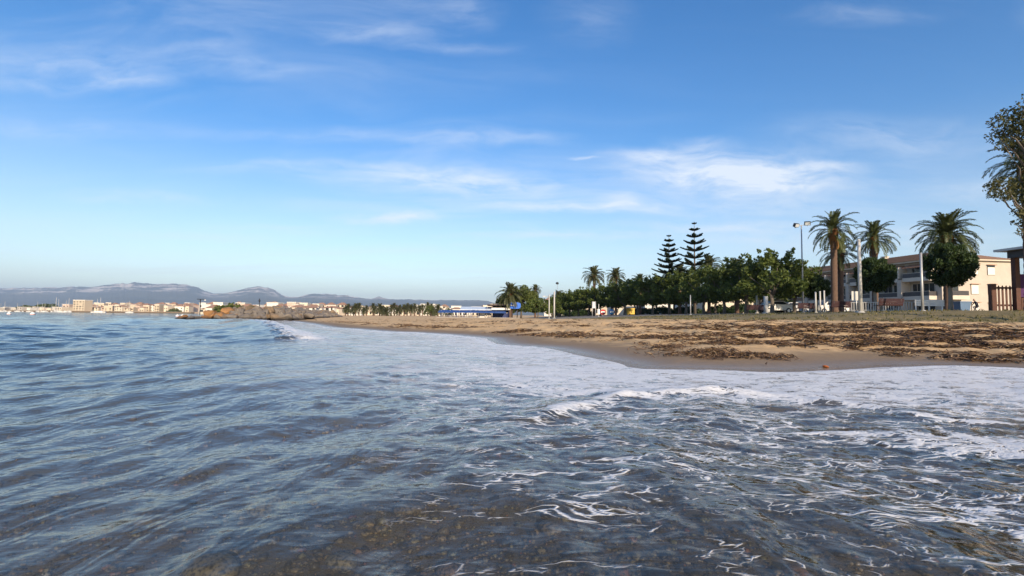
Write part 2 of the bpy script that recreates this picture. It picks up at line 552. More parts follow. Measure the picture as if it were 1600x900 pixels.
gmask = t.smooth(t.m('ADD', a_g, t.m('MULTIPLY', t.m('SUBTRACT', nm, 0.5), 0.9)), 0.35, 0.65)
c1 = t.mix(gmask, sand, grass)
c1 = t.mix(a_p, c1, t.ramp(nm, [(0.3, (0.16, 0.145, 0.125)), (0.7, (0.24, 0.22, 0.19))]))
bedc = t.ramp(t.m('ADD', t.m('MULTIPLY', nm, 0.55), t.m('MULTIPLY', nf, 0.45)), [(0.32, (0.10, 0.072, 0.042)), (0.68, (0.25, 0.18, 0.105))])
c1 = t.mix(t.smooth(a_s, 0.0, -0.8), c1, bedc)
b = t.n('ShaderNodeBsdfPrincipled')
t.link(c1, b.inputs['Base Color'])
t.link(t.n('ShaderNodeMapRange').outputs[0], b.inputs['Roughness'])
mr = t.t.nodes[-1]
rn = [x for x in t.t.nodes if x.bl_idname == 'ShaderNodeMapRange' and not x.inputs['Value'].is_linked][0]
t.link(a_s, rn.inputs['Value'])
rn.inputs['From Min'].default_value, rn.inputs['From Max'].default_value = 0.3, 1.8
rn.inputs['To Min'].default_value, rn.inputs['To Max'].default_value = 0.16, 0.95
t.link(t.bump(t.m('ADD', t.m('MULTIPLY', nm, 1.0), t.m('MULTIPLY', nf, 0.25)), 0.7, 0.05), b.inputs['Normal'])
t.link(b.outputs[0], out.inputs[0])
M['ground'] = m

# --- sea
m, t, out = mat('sea_water')
co = t.n('ShaderNodeTexCoord').outputs['Object']
foam_a, dep_a = t.attr('foam'), t.attr('depth')
rip = t.mapping(co, rot=(0, 0, R(28)), scale=(1.0, 0.5, 1.0))
r1 = t.noise(rip, 3.0, 3, 0.5, 0.4)
r2 = t.noise(t.mapping(co, rot=(0, 0, R(-15)), scale=(0.8, 1.5, 1)), 7.5, 2, 0.5, 0.3)
hgt = t.m('ADD', t.m('MULTIPLY', r1, 1.0), t.m('MULTIPLY', r2, 0.15))
nrm = t.bump(hgt, 0.55, 0.08)
geo = t.n('ShaderNodeNewGeometry')
cosv = t.m('ABSOLUTE', t.vm('DOT_PRODUCT', geo.outputs['Incoming'], nrm).outputs['Value'])
fres = t.m('MULTIPLY_ADD', t.m('POWER', t.m('SUBTRACT', 1.0, cosv, clamp=True), 5.0), 0.98, 0.02, clamp=True)
gl = t.n('ShaderNodeBsdfGlossy')
gl.inputs['Roughness'].default_value = 0.06
t.link(nrm, gl.inputs['Normal'])
tr = t.n('ShaderNodeBsdfTransparent')
t.link(t.ramp(dep_a, [(0.0, (0.97, 0.98, 0.97)), (0.25, (0.80, 0.82, 0.78)), (1.0, (0.35, 0.52, 0.55))]), tr.inputs[0])
body = t.n('ShaderNodeBsdfDiffuse')
t.link(t.ramp(dep_a, [(0.06, (0.15, 0.118, 0.072)), (0.20, (0.088, 0.076, 0.050)), (0.38, (0.014, 0.034, 0.044)), (0.7, (0.007, 0.030, 0.052))]), body.inputs[0])
murk = t.m('SUBTRACT', 1.0, t.m('EXPONENT', t.m('MULTIPLY', dep_a, -2.3)))
under = t.mixsh(murk, tr.outputs[0], body.outputs[0])
water = t.mixsh(fres, under, gl.outputs[0])
# foam lace
fl = t.mapping(co, rot=(0, 0, R(-24)), scale=(0.62, 1.25, 1))
wv = t.n('ShaderNodeTexNoise')
t.link(fl, wv.inputs['Vector'])
wv.inputs['Scale'].default_value = 1.7
wv.inputs['Detail'].default_value = 5
flw = t.vm('ADD', fl, t.vm('MULTIPLY', t.vm('SUBTRACT', wv.outputs['Color'], (.5, .5, .5)).outputs[0], (0.75, 0.75, 0)).outputs[0]).outputs[0]
def lace(scale):
    v = t.n('ShaderNodeTexVoronoi', feature='DISTANCE_TO_EDGE')
    t.link(flw, v.inputs['Vector'])
    v.inputs['Scale'].default_value = scale
    return t.smooth(v.outputs['Distance'], 0.26, 0.0)
l1, l2, l3 = lace(2.6), lace(8.5), lace(22.0)
fn = t.noise(flw, 1.4, 6, 0.62)
val = t.m('ADD', t.m('ADD', t.m('MULTIPLY', l1, 0.30), t.m('ADD', t.m('MULTIPLY', l2, 0.27), t.m('MULTIPLY', l3, 0.20))), t.m('MULTIPLY', fn, 0.40))
thr = t.m('SUBTRACT', 0.98, t.m('MULTIPLY', foam_a, 0.76))
fmask = t.smooth(t.m('SUBTRACT', val, thr), -0.02, 0.20)
fmask = t.m('MULTIPLY', fmask, t.smooth(foam_a, 0.02, 0.15))
film_n = t.noise(t.mapping(co, rot=(0, 0, R(12)), scale=(0.5, 1.3, 1)), 1.9, 7, 0.6, 0.5)
film_f = t.m('MULTIPLY', t.m('MULTIPLY', t.attr('film'), 0.74), t.smooth(film_n, 0.33, 0.62))
fmask = t.m('MAXIMUM', fmask, film_f)
fo = t.n('ShaderNodeBsdfPrincipled')
t.link(t.ramp(t.noise(co, 26, 4, 0.65), [(0.3, (0.66, 0.68, 0.70)), (0.7, (0.90, 0.90, 0.89))]), fo.inputs['Base Color'])
fo.inputs['Roughness'].default_value = 0.7
t.link(t.bump(t.m('ADD', fmask, t.m('MULTIPLY', t.noise(co, 22, 4, 0.7), 0.6)), 0.6, 0.03), fo.inputs['Normal'])
t.link(t.mixsh(t.m('MULTIPLY', fmask, 0.86), water, fo.outputs[0]), out.inputs[0])
M['sea'] = m

# --- pebbles, seaweed, hills
m, t, out = mat('pebble')
v = t.attr('var')
co = t.n('ShaderNodeTexCoord').outputs['Object']
c = t.ramp(v, [(0.0, (0.012, 0.012, 0.014)), (0.35, (0.13, 0.10, 0.06)), (0.6, (0.28, 0.205, 0.12)), (0.78, (0.19, 0.18, 0.10)), (0.89, (0.25, 0.20, 0.14)), (0.95, (0.25, 0.085, 0.04)), (1.0, (0.38, 0.35, 0.29))])
c = t.mix(t.smooth(t.noise(co, 60, 5, 0.7), 0.42, 0.62), c, (0.03, 0.027, 0.018))
b = t.n('ShaderNodeBsdfPrincipled')
t.link(c, b.inputs['Base Color'])
b.inputs['Roughness'].default_value = 0.5
t.link(b.outputs[0], out.inputs[0])
M['pebble'] = m
m, t, out = mat('seaweed')
v = t.attr('var')
c = t.ramp(v, [(0.0, (0.03, 0.017, 0.010)), (0.5, (0.10, 0.055, 0.027)), (0.8, (0.20, 0.12, 0.06)), (1.0, (0.32, 0.22, 0.12))])
b = t.n('ShaderNodeBsdfPrincipled')
t.link(c, b.inputs['Base Color'])
b.inputs['Roughness'].default_value = 0.75
t.link(b.outputs[0], out.inputs[0])
M['seaweed'] = m
M['grass'] = foliage('grass', (0.05, 0.06, 0.015), (0.22, 0.18, 0.07), 0.2, 0.7)
m, t, out = mat('hills')
g = t.n('ShaderNodeNewGeometry')
pos = g.outputs['Position']
rel = t.attr('rel')
nz = t.noise(pos, 0.0012, 8, 0.6)
nz2 = t.noise(t.mapping(pos, scale=(1, 1, 7)), 0.0016, 7, 0.62)
woods = t.ramp(nz, [(0.3, (0.035, 0.045, 0.028)), (0.7, (0.085, 0.085, 0.055))])
lime = t.ramp(nz, [(0.3, (0.50, 0.42, 0.34)), (0.7, (0.85, 0.75, 0.64))])
cm = t.m('MULTIPLY', t.smooth(rel, 0.55, 0.80), t.smooth(nz2, 0.48, 0.56))
b = t.n('ShaderNodeBsdfPrincipled')
t.link(t.mix(cm, woods, lime), b.inputs['Base Color'])
b.inputs['Roughness'].default_value = 1.0
t.link(b.outputs[0], out.inputs[0])
M['hills'] = m

# ================================================================== SETTING
# ground: one sheet from the sea bed under the viewer to beyond the hills
ang = np.linspace(R(-64), R(72), 580)
rad = np.concatenate([np.geomspace(0.9, 60, 420), np.geomspace(60.6, 1200, 150)[0:], np.geomspace(1300, 24000, 24)])
A_, R_ = np.meshgrid(ang, rad, indexing='ij')
X, Y = (R_ * np.sin(A_)).ravel(), (R_ * np.cos(A_)).ravel()
S = shore_s(X, Y)
Z = ground_z(X, Y, True, S)
lawn = sstep(S, 19.5, 24) * (1 - sstep(np.hypot(X, Y), 75, 110)) * (X > 4)
lawn = np.maximum(lawn, sstep(np.hypot(X, Y), 900, 1400))
paved = sstep(S, 38, 42) * (1 - sstep(np.hypot(X, Y), 200, 300)) * (X > 6)
me = np_mesh('beach', np.stack([X, Y, Z], 1), grid_faces(len(ang), len(rad))[:, ::-1], M['ground'], {'inland': S, 'lawn': lawn, 'paved': paved})
tag(link('beach', me), kind='structure')

# sea surface
ang = np.linspace(R(-64), R(66), 900)
rad = np.concatenate([np.geomspace(0.85, 45, 480), np.geomspace(45.5, 1300, 110)])
A_, R_ = np.meshgrid(ang, rad, indexing='ij')
X, Y = (R_ * np.sin(A_)).ravel(), (R_ * np.cos(A_)).ravel()
S = shore_s(X, Y)
RR = np.hypot(X, Y)
bed = ground_z(X, Y, False, S)
step = RR * 0.011
rng = np.random.default_rng(4)
Z = np.zeros_like(X)
wx = X + 0.5 * (fbm(X * .35, Y * .35, 2, 31) - .5)
wy = Y + 0.5 * (fbm(X * .35, Y * .35, 2, 37) - .5)
patch = 0.55 + 0.9 * fbm(X * .16, Y * .16, 3, 44)
for i in range(46):
    lam = math.exp(rng.uniform(math.log(0.22), math.log(7.0)))
    th = R(-18) + rng.normal(0, 0.62)           # travelling towards the beach, to the right
    k = 2 * math.pi / lam
    amp = 0.0066 * lam ** 0.70 * rng.uniform(0.5, 1.3)
    ph = rng.uniform(0, 6.28)
    arg = k * (wx * math.cos(th) + wy * math.sin(th)) + ph
    sn = np.sin(arg)
    wave = (1 - np.abs(np.sin(arg * 0.5))) * 2 - 0.73 if lam > 0.5 and i % 2 == 0 else sn
    Z += amp * wave * np.clip(lam / (2.4 * step) - 0.4, 0, 1)
amp_s = np.clip((-S) / 12.0, 0.07, 1.0)
Z = Z * amp_s * patch
def ridge(pts, hs, w_sea, w_shore):
    P_ = np.array([p[:2] for p in pts], float)
    d, par, side = poly_dist(X, Y, P_)
    h = np.interp(par, range(len(hs)), hs)
    endfade = np.where((par <= 0) | (par >= len(pts) - 1), 0.55, 1.0)
    wv_ = np.where(side < 0, w_shore, w_sea)
    return h * np.exp(-(d / wv_) ** 2), d * np.sign(side), par
# the breaking wave off the far end of the beach: crest listed from near to far, shore on its right
crest = [at(470, 545, 14), at(455, 515, 19.5), at(435, 505, 25), at(412, 500, 34), at(388, 500, 50), at(360, 500, 72)]
crest = [(p.x, p.y) for p in crest]
hz, cd, cp = ridge(crest, [0.02, 0.20, 0.36, 0.42, 0.30, 0.06], 1.9, 0.75)
Z = np.maximum(Z, 0) * 0 + Z + hz
lump = fbm(X * 2.6, Y * 2.6, 3, 8)
near_c = np.exp(-(cd / 1.1) ** 2) * (cp > 0.5) * (cp < 4.6)
Z += near_c * (lump - 0.4) * 0.22 * (cd < 0.6)
# second, unbroken swell farther out
crest2 = [(p.x, p.y) for p in (at(0, 500, 40), at(150, 500, 42), at(260, 500, 44), at(330, 500, 50), at(370, 500, 60))]
h2, _, _ = ridge(crest2, [0.05, 0.14, 0.30, 0.26, 0.05], 2.6, 2.2)
Z += h2
# small bore meeting the backwash in front
bore_px = [(690, 668), (760, 655), (830, 662), (890, 640), (960, 622), (1040, 616), (1130, 613), (1230, 622), (1330, 634), (1430, 650), (1560, 660)]
bore = [tuple(on_z(u, v).xy) for u, v in bore_px]
hb, bd, bp = ridge(bore, [0.015, .03, .055, .065, .05, .055, .065, .045, .035, .03, .02], 0.30, 0.16)
bl = fbm(X * 3.3, Y * 3.3, 3, 71)
Z += hb * (0.55 + 0.9 * bl)
# chop of the churned water near the bore
churn = np.exp(-((S + 4.2) / 2.6) ** 2) * (RR < 16) * (X > -2.5)
Z += churn * ((fbm(X * 2.3, Y * 2.9, 4, 61) - 0.5) * 0.055 + (fbm(X * 7, Y * 8, 2, 66) - .5) * 0.02)
# rolled lip of the swash
lipn = fbm(X * 3.0, Y * 3.0, 3, 51)
Z += (0.012 + 0.02 * lipn) * np.exp(-((S + 0.10) / 0.22) ** 2) * np.clip(RR / 10, 0.6, 2.0)
Z = np.where(S > 1.0, -0.25, Z)
Z = np.where(S < -0.3, np.maximum(Z, bed + 0.025), Z)
# foam density
fl_n = fbm(X * .5, Y * .5, 4, 81)
foam = np.zeros_like(X)
shoreward = (bd * 1.0)
right = sstep(X + 0.25 * Y, -1.0, 2.6)
zone = np.where(S < 0, 1, 0)
toe = sstep(S, -2.3, -1.3)                       # sheet of foam on the swash
foam = np.maximum(foam, toe * (0.66 + 0.18 * right) * (0.74 + 0.56 * fl_n))
between = sstep(-S, 0.0, 0.3) * (1 - sstep(-S, 2.6, 4.6))
foam = np.maximum(foam, between * (0.40 + 0.42 * right * (fl_n > 0) ) * (0.72 + 0.55 * fl_n) * sstep(X, -9, 0))
lacez = (1 - sstep(-S, 5.0, 9.5)) * sstep(X + 0.30 * Y, -1.0, 1.6) * (RR < 40)
foam = np.maximum(foam, lacez * (0.17 + 0.46 * fbm(X * .8, Y * .8, 3, 91)))
foam = np.maximum(foam, np.exp(-(bd / 0.22) ** 2) * 0.85 * sstep(X, -0.6, 0.6) * (0.6 + 0.7 * bl))
pr = on_z(1590, 700)
foam = np.maximum(foam, 0.80 * np.exp(-(((X - pr.x) / 1.0) ** 2 + ((Y - pr.y) / 0.9) ** 2)) * (0.7 + 0.6 * fl_n))
pr = on_z(1560, 800)
foam = np.maximum(foam, 0.46 * np.exp(-(((X - pr.x) / 0.6) ** 2 + ((Y - pr.y) / 0.5) ** 2)))
foam = np.maximum(foam, (np.exp(-((cd + 0.55) / 1.0) ** 2)) * np.interp(cp, [0, .35, .8, 3.0, 4.2, 4.6], [0, .5, 1, 1, .6, 0]))
wash = (S < 0) * (cd < 0) * np.exp(-(np.minimum(cd, 0) / 9) ** 2) * (RR > 14) * (X < 1) * (cp > 0)
foam = np.maximum(foam, wash * (0.14 + 0.22 * fl_n))
leftz = 1 - sstep(X + 0.12 * (Y - 8), -1.2, 2.4)
foam *= 1 - 0.35 * leftz * sstep(RR, 7, 11) * (np.abs(cd) > 1.6) * sstep(-S, 0.15, 0.5)
film = np.maximum(wash * 0.75, sstep(S, -7.5, -3.0) * (S < 0.9) * (0.62 + 0.38 * leftz) * sstep(RR, 5.0, 9.0) * sstep(X, -14, -7))
foam = np.clip(foam, 0, 1) * (S < 0.9)
depth = np.clip(Z - bed, 0, 6)
me = np_mesh('sea', np.stack([X, Y, Z], 1), grid_faces(len(ang), len(rad))[:, ::-1], M['sea'], {'foam': foam, 'depth': depth, 'film': film})
tag(link('sea', me), kind='structure')

# hills 9 to 14 km away
ridge_px = [(-700, 462), (-300, 458), (-60, 454), (0, 451), (50, 449.5), (100, 449), (128, 447.5), (140, 449), (160, 446), (185, 443.5), (200, 443), (212, 441), (240, 443.5), (262, 443.5), (275, 443), (290, 445), (305, 448), (320, 455), (333, 459), (346, 458.5),
            (370, 454), (388, 449.5), (403, 447), (418, 449), (430, 453), (440, 460), (452, 463.5), (465, 463.5), (478, 461), (492, 459), (512, 459), (545, 462), (570, 466), (580, 466.5), (586, 465), (592, 463), (598, 465.5), (610, 467), (640, 468), (690, 469), (740, 469), (762, 470), (775, 474), (840, 478), (1000, 484), (1300, 480), (1900, 486), (2600, 492)]
us = np.concatenate([np.linspace(-700, -60, 60), np.linspace(-58, 860, 900), np.linspace(865, 2600, 120)])
vs_ = np.interp(us, [p[0] for p in ridge_px], [p[1] for p in ridge_px])
D0, D1 = 7000.0, 14000.0
vs_ = vs_ + (fbm(us * 0.10, us * 0 + 3.3, 5, 15, 0.62) - 0.5) * 4.0 * np.clip((486 - vs_) / 30, 0.2, 1)
dirs = np.array([tuple(pdir(u, v)) for u, v in zip(us, vs_)])
rx, rz_ = dirs[:, 0] / dirs[:, 1], dirs[:, 2] / dirs[:, 1]
ts = np.linspace(0, 1.3, 70)
TX = np.zeros((len(us), len(ts)))
TY, TZ, TR = TX.copy(), TX.copy(), TX.copy()
for j, tt in enumerate(ts):
    y_ = D0 + (D1 - D0) * tt
    TX[:, j], TY[:, j] = rx * y_, y_
    prof = tt ** 1.55 if tt <= 1 else 1 - (tt - 1) * 1.8
    pk = rz_ * D1 + CAM_H
    nse = fbm(rx * y_ * 0.0011, np.full_like(rx, y_ * 0.0011), 5, 3) - 0.5
    TZ[:, j] = pk * prof + nse * 260 * (tt * (1 - min(tt, 1)) * 4) * np.clip(pk / 600, .2, 1) * 0.8 + 3
    if abs(tt - 1) < 0.012:
        TZ[:, j] = pk
    TR[:, j] = TZ[:, j] / np.maximum(pk, 1) * np.clip(pk / 620, 0.45, 1.0)
me = np_mesh('hills', np.stack([TX.ravel(), TY.ravel(), TZ.ravel()], 1), grid_faces(len(us), len(ts))[:, ::-1], M['hills'], {'rel': TR.ravel()})
tag(link('hills', me), kind='structure')

# haze: one closed box of even air round everything
m, t, out = mat('air')
vol = t.n('ShaderNodeVolumePrincipled')
vol.inputs['Color'].default_value = (0.50, 0.68, 0.94, 1)
vol.inputs['Density'].default_value = 6.4e-5
vol.inputs['Anisotropy'].default_value = 0.0
t.link(vol.outputs[0], out.inputs['Volume'])
hz_ = MB().box(-32000, 42000, -3000, 26000, -6.5, 1000).build('haze', m)
tag(hz_, kind='stuff')

# pebbles on the bed in front
def ico(sub):
    bm = bmesh.new()
    bmesh.ops.create_icosphere(bm, subdivisions=max(1, sub + 1) if sub else 1, radius=1)
    v_ = np.array([x.co[:] for x in bm.verts])
    f_ = np.array([[x.index for x in f.verts] for f in bm.faces])
    bm.free()
    return v_, f_
def scatter_stones(n, sub, smin, smax, area, seed):
    rg = np.random.default_rng(seed)
    bv, bf = ico(sub)
    px_, py_ = area(rg, n)
    sz = np.exp(rg.uniform(np.log(smin), np.log(smax), n))
    zz = ground_z(px_, py_, True)
    V, F, VA = [], [], []
    for i in range(n):
        e = rg.uniform(0.6, 1.3, 3) * sz[i]
        e[2] *= 0.6
        q = bv * e * (1 + 0.16 * rg.normal(size=(len(bv), 1)))
        a_ = rg.uniform(0, 6.28)
        c_, s_ = math.cos(a_), math.sin(a_)
        q = np.stack([q[:, 0] * c_ - q[:, 1] * s_, q[:, 0] * s_ + q[:, 1] * c_, q[:, 2]], 1)
        V.append(q + [px_[i], py_[i], zz[i] + e[2] * 0.25])
        F.append(bf + i * len(bv))
        VA.append(np.full(len(bv), rg.uniform() ** 1.15))
    return np.concatenate(V), np.concatenate(F), np.concatenate(VA)
def fan(rg, n, r0=1.3, r1=7.0):
    r_ = r0 * (r1 / r0) ** rg.uniform(0, 1, n)
    a_ = rg.uniform(R(-52), R(50), n)
    return r_ * np.sin(a_), r_ * np.cos(a_)
V, F, VA = scatter_stones(4200, 1, 0.010, 0.030, fan, 12)
V2, F2, VA2 = scatter_stones(8000, 0, 0.006, 0.016, lambda g_, n_: fan(g_, n_, 1.3, 4.2), 13)
F = np.concatenate([F, F2 + len(V)])
V, VA = np.concatenate([V, V2]), np.concatenate([VA, VA2])
tag(link('pebbles', np_mesh('pebbles', V, F, M['pebble'], {'var': VA})), 'pebbles and shingle covering the shallow sea bed', 'pebbles', kind='stuff')
# single larger stones under the water
stones = [(535, 855, 'pale yellowish stone under the shallow water, largest of the pale ones', .86, .062), (1035, 885, 'near black stone among the pebbles under water', .02, .055), (1245, 880, 'rust orange stone lying under the shallow water', .93, .05),
          (960, 760, 'dark olive boulder below the foam streaks', .62, .075), (640, 785, 'brown rounded stone beneath the rippled water', .45, .07), (250, 790, 'dark stone deep under the blue ripples', .3, .13), (420, 775, 'mossy dark boulder under clear water', .68, .12),
          (860, 815, 'grey brown stone ringed by foam streaks', .5, .06), (700, 870, 'reddish brown stone on the shingle bed', .91, .055), (330, 870, 'broad olive stone under the clear water', .66, .10)]
for u, v, lab, va, sz in stones:
    p = on_z(u, v, -0.12)
    bv, bf = ico(3)
    rg = np.random.default_rng(int(u))
    nn = 1 + 0.35 * (fbm(bv[:, 0] * 1.7 + u, bv[:, 1] * 1.7 + bv[:, 2] * 1.3, 3, u) - 0.5)
    q = bv * np.array([1.25, 0.9, 0.55]) * sz * nn[:, None]
    o = link('stone', np_mesh('stone', q, bf, M['pebble'], {'var': np.full(len(q), va)}), None, (p.x, p.y, gz(p.x, p.y) + sz * 0.2), (0, 0, rg.uniform(0, 6)))
    tag(o, lab, 'stone', 'larger stones in the shallows')

# seaweed litter on the sand
rg = np.random.default_rng(77)
n = 420000
r_ = 7.5 * (85 / 7.5) ** rg.uniform(0, 1, n)
a_ = rg.uniform(R(-24), R(54), n)
x_, y_ = r_ * np.sin(a_), r_ * np.cos(a_)
s_ = shore_s(x_, y_)
cl1 = fbm(x_ * .30, y_ * .8, 4, 101)
cl2 = fbm(x_ * 1.4, y_ * 2.2, 3, 103)
strand = np.exp(-((s_ - 3.3 - 1.6 * (fbm(x_ * .2, y_ * .2, 2, 9) - .5)) / 0.75) ** 2)
strand2 = np.exp(-((s_ - 9 - 5 * (fbm(x_ * .12, y_ * .12, 2, 19) - .5)) / 1.3) ** 2)
heavy = sstep(np.degrees(a_), 12, 34)
dens = 0.6 * strand * sstep(cl1, 0.44, 0.62) + 0.22 * strand2 * sstep(cl1, 0.48, 0.64) + heavy * sstep(cl1, 0.33, 0.50) * sstep(s_, 0.6, 1.8) * (1 - sstep(s_, 9, 16)) * 0.85
dens += 0.10 * sstep(cl1, 0.56, 0.68) * (s_ > 2.5) * (s_ < 20)
dens *= sstep(cl2, 0.36, 0.58) * np.clip(22 / r_, .25, 1)
keep = (rg.uniform(0, 1, n) < dens) & (s_ > 0.9) & (s_ < 22)
x_, y_, s_, r_ = x_[keep], y_[keep], s_[keep], r_[keep]
if len(x_) > 90000:
    x_, y_, s_, r_ = x_[:90000], y_[:90000], s_[:90000], r_[:90000]
z_ = ground_z(x_, y_, True)
n = len(x_)
L_ = rg.uniform(0.04, 0.15, n) * np.clip(r_ / 14, 0.8, 1.6)
wd = rg.uniform(0.003, 0.009, n) * np.clip(r_ / 12, 0.9, 1.7)
th = rg.uniform(0, 6.28, n)
ux, uy = np.cos(th), np.sin(th)
h0 = rg.uniform(0, 0.07, n) ** 1.2
h1 = h0 + rg.uniform(0.0, 0.05, n)
bend = rg.normal(0, 0.35, n)
V = np.zeros((n, 6, 3))
for k in range(3):
    f_ = k - 1
    cx = x_ + ux * L_ * f_ - uy * bend * L_ * (f_ * f_)
    cy = y_ + uy * L_ * f_ + ux * bend * L_ * (f_ * f_)
    cz = z_ + np.where(k == 1, h1, h0) + 0.006
    for sd in (0, 1):
        sg = 1 if sd else -1
        V[:, k * 2 + sd] = np.stack([cx - uy * wd * sg, cy + ux * wd * sg, cz + wd * sg * 0.8], 1)
b0 = np.arange(n)[:, None] * 6
F = np.concatenate([b0 + [0, 1, 3, 2], b0 + [2, 3, 5, 4]])
me = np_mesh('seaweed', V.reshape(-1, 3), F, M['seaweed'], {'var': np.repeat(rg.uniform(0, 1, n) ** 1.3, 6)}, smooth=False)
tag(link('seaweed', me), 'dark brown dried seaweed strewn in clumps over the sand', 'seaweed', kind='stuff')
# sparse grass along the top of the beach
n = 26000
r_ = 24 * (85 / 24) ** rg.uniform(0, 1, n)
a_ = rg.uniform(R(6), R(50), n)
x_, y_ = r_ * np.sin(a_), r_ * np.cos(a_)
s_ = shore_s(x_, y_)
keep = (s_ > 19.5) & (s_ < 38) & (fbm(x_ * .5, y_ * .5, 3, 7) > 0.47)
x_, y_ = x_[keep], y_[keep]
z_ = ground_z(x_, y_, True)
n = len(x_)
V = np.zeros((n, 3, 3))
th = rg.uniform(0, 6.28, n)
wd = rg.uniform(.02, .05, n)
V[:, 0] = np.stack([x_ - np.cos(th) * wd, y_ - np.sin(th) * wd, z_ - .01], 1)
V[:, 1] = np.stack([x_ + np.cos(th) * wd, y_ + np.sin(th) * wd, z_ - .01], 1)
V[:, 2] = np.stack([x_ + rg.normal(0, .06, n), y_ + rg.normal(0, .06, n), z_ + rg.uniform(.04, .15, n)], 1)
me = np_mesh('grass', V.reshape(-1, 3), np.arange(n * 3).reshape(-1, 3), M['grass'], {'var': np.repeat(rg.uniform(0, 1, n), 3)}, smooth=False)
tag(link('grass', me), 'thin dry grass along the top of the beach', 'grass', kind='stuff')

# ================================================================== GROYNE
rk_meshes = {}
def rock_mesh(key, seed):
    bm = bmesh.new()
    rg_ = random.Random(seed)
    for i in range(22):
        p = Vector((rg_.gauss(0, 1), rg_.gauss(0, 1), rg_.gauss(0, 1))).normalized()
        p = Vector((max(-.72, min(.72, p.x)), max(-.75, min(.75, p.y)), max(-.62, min(.62, p.z)))) * rg_.uniform(.85, 1.1)
        bm.verts.new(p)
    bmesh.ops.convex_hull(bm, input=bm.verts[:])
    for v_ in [v_ for v_ in bm.verts if not v_.link_faces]:
        bm.verts.remove(v_)
    me_ = bpy.data.meshes.new('rock')
    bm.to_mesh(me_)
    bm.free()
    me_.materials.append(M[key])
    return me_
for key in ('rock_orange', 'rock_grey', 'rock_tan'):
    rk_meshes[key] = [rock_mesh(key, sum(map(ord, key)) + i) for i in range(6)]
groyne = empty('rock_groyne', (-37, 67, -1.0))
tag(groyne, 'groyne of piled ochre and grey boulders running out from the beach', 'groyne')
path = [at(330, 494, 65), at(425, 494, 70), at(455, 494, 95), at(512, 494, 150)]
path = [Vector((p.x, p.y)) for p in path]
seg = [(path[i + 1] - path[i]).length for i in range(3)]
rg = random.Random(5)
cnt = 0
def rock_at(px, py, pz, sz):
    global cnt
    u_ = 800 + px / py * FPX
    key = 'rock_orange' if (u_ < 368 and rg.random() < .45) else ('rock_tan' if rg.random() < (.5 if u_ < 340 else .28) else 'rock_grey')
    o = link('rock', rg.choice(rk_meshes[key]), groyne, Vector((px, py, pz)) - groyne.location, (rg.uniform(-.5, .5), rg.uniform(-.5, .5), rg.uniform(0, 6.28)))
    o.scale = (sz * rg.uniform(.95, 1.5), sz * rg.uniform(.8, 1.2), sz * rg.uniform(.7, 1.0))
    cnt += 1
for i in range(3):
    dirv = (path[i + 1] - path[i]).normalized()
    nrm_ = Vector((dirv.y, -dirv.x))
    stepl = .95 if i == 0 else (1.3 if i == 1 else 2.0)
    k = 0.0
    while k < seg[i]:
        tip = min(1.0, (k + 1.0) / 3.4) if i == 0 else 1.0
        for row, (off, zz) in enumerate(((3.6, -.25), (2.7, .2), (1.9, .65), (1.0, 1.1), (.2, 1.45), (-.8, 1.5), (-2.0, .8), (-3.2, 0))):
            if i == 2 and off < 0: continue
            if zz > 1.0 and tip < .75: continue
            c2 = path[i] + dirv * (k + rg.uniform(-.4, .4)) + nrm_ * (off + rg.uniform(-.35, .35))
            rock_at(c2.x, c2.y, (zz + .05) * .86 * (0.5 + .5 * tip) + rg.uniform(-.15, .2), rg.uniform(.5, .95) * (1.3 if i == 2 else 1))
        k += stepl
for k in range(16):     # fill the bend
    rock_at(path[1].x + rg.uniform(-1.5, 4.5), path[1].y + rg.uniform(-3.5, 3.0), rg.uniform(-.2, .8), rg.uniform(.6, 1.0))
tip = path[0] - (path[1] - path[0]).normalized() * 2.0
for k in range(7):
    rock_at(tip.x + rg.uniform(-1.4, 1.4), tip.y + rg.uniform(-1.5, 1.5), rg.uniform(-.3, .25), rg.uniform(.6, 1.0))

# ================================================================== VEGETATION
def leaf_quads(cent, size, rg_, flat=0.0):
    """bent leaf quads at the given centres"""
    n_ = len(cent)
    nrm_ = rg_.normal(size=(n_, 3))
    nrm_[:, 2] += flat
    nrm_ /= np.linalg.norm(nrm_, axis=1)[:, None]
    a = np.cross(nrm_, rg_.normal(size=(n_, 3)))
    a /= np.linalg.norm(a, axis=1)[:, None]
    b_ = np.cross(nrm_, a)
    sz = (size * rg_.uniform(.6, 1.35, n_))[:, None]
    V_ = np.stack([cent - a * sz, cent - b_ * sz * .55 + nrm_ * sz * .12, cent + a * sz, cent + b_ * sz * .55 + nrm_ * sz * .12], 1)
    return V_.reshape(-1, 3), np.arange(n_ * 4).reshape(-1, 4)
def crown_mesh(name, clumps, per, size, mat_, seed, squash=.8, flat=0.3):
    rg_ = np.random.default_rng(seed)
    C_, VAR = [], []
    for (cx, cy, cz, cr) in clumps:
        k = max(8, int(per * cr * cr))
        d_ = rg_.normal(size=(k, 3))
        d_ /= np.linalg.norm(d_, axis=1)[:, None]
        d_ *= (rg_.uniform(0.15, 1.0, k) ** .45)[:, None] * cr
        d_[:, 2] *= squash
        C_.append(d_ + [cx, cy, cz])
        VAR.append(np.clip(rg_.normal(rg_.uniform(.25, .7), .22, k), 0, 1))
    C_, VAR = np.concatenate(C_), np.concatenate(VAR)
    V_, F_ = leaf_quads(C_, size, rg_, flat)
    return np_mesh(name, V_, F_, mat_, {'var': np.repeat(VAR, 4)}, smooth=False)
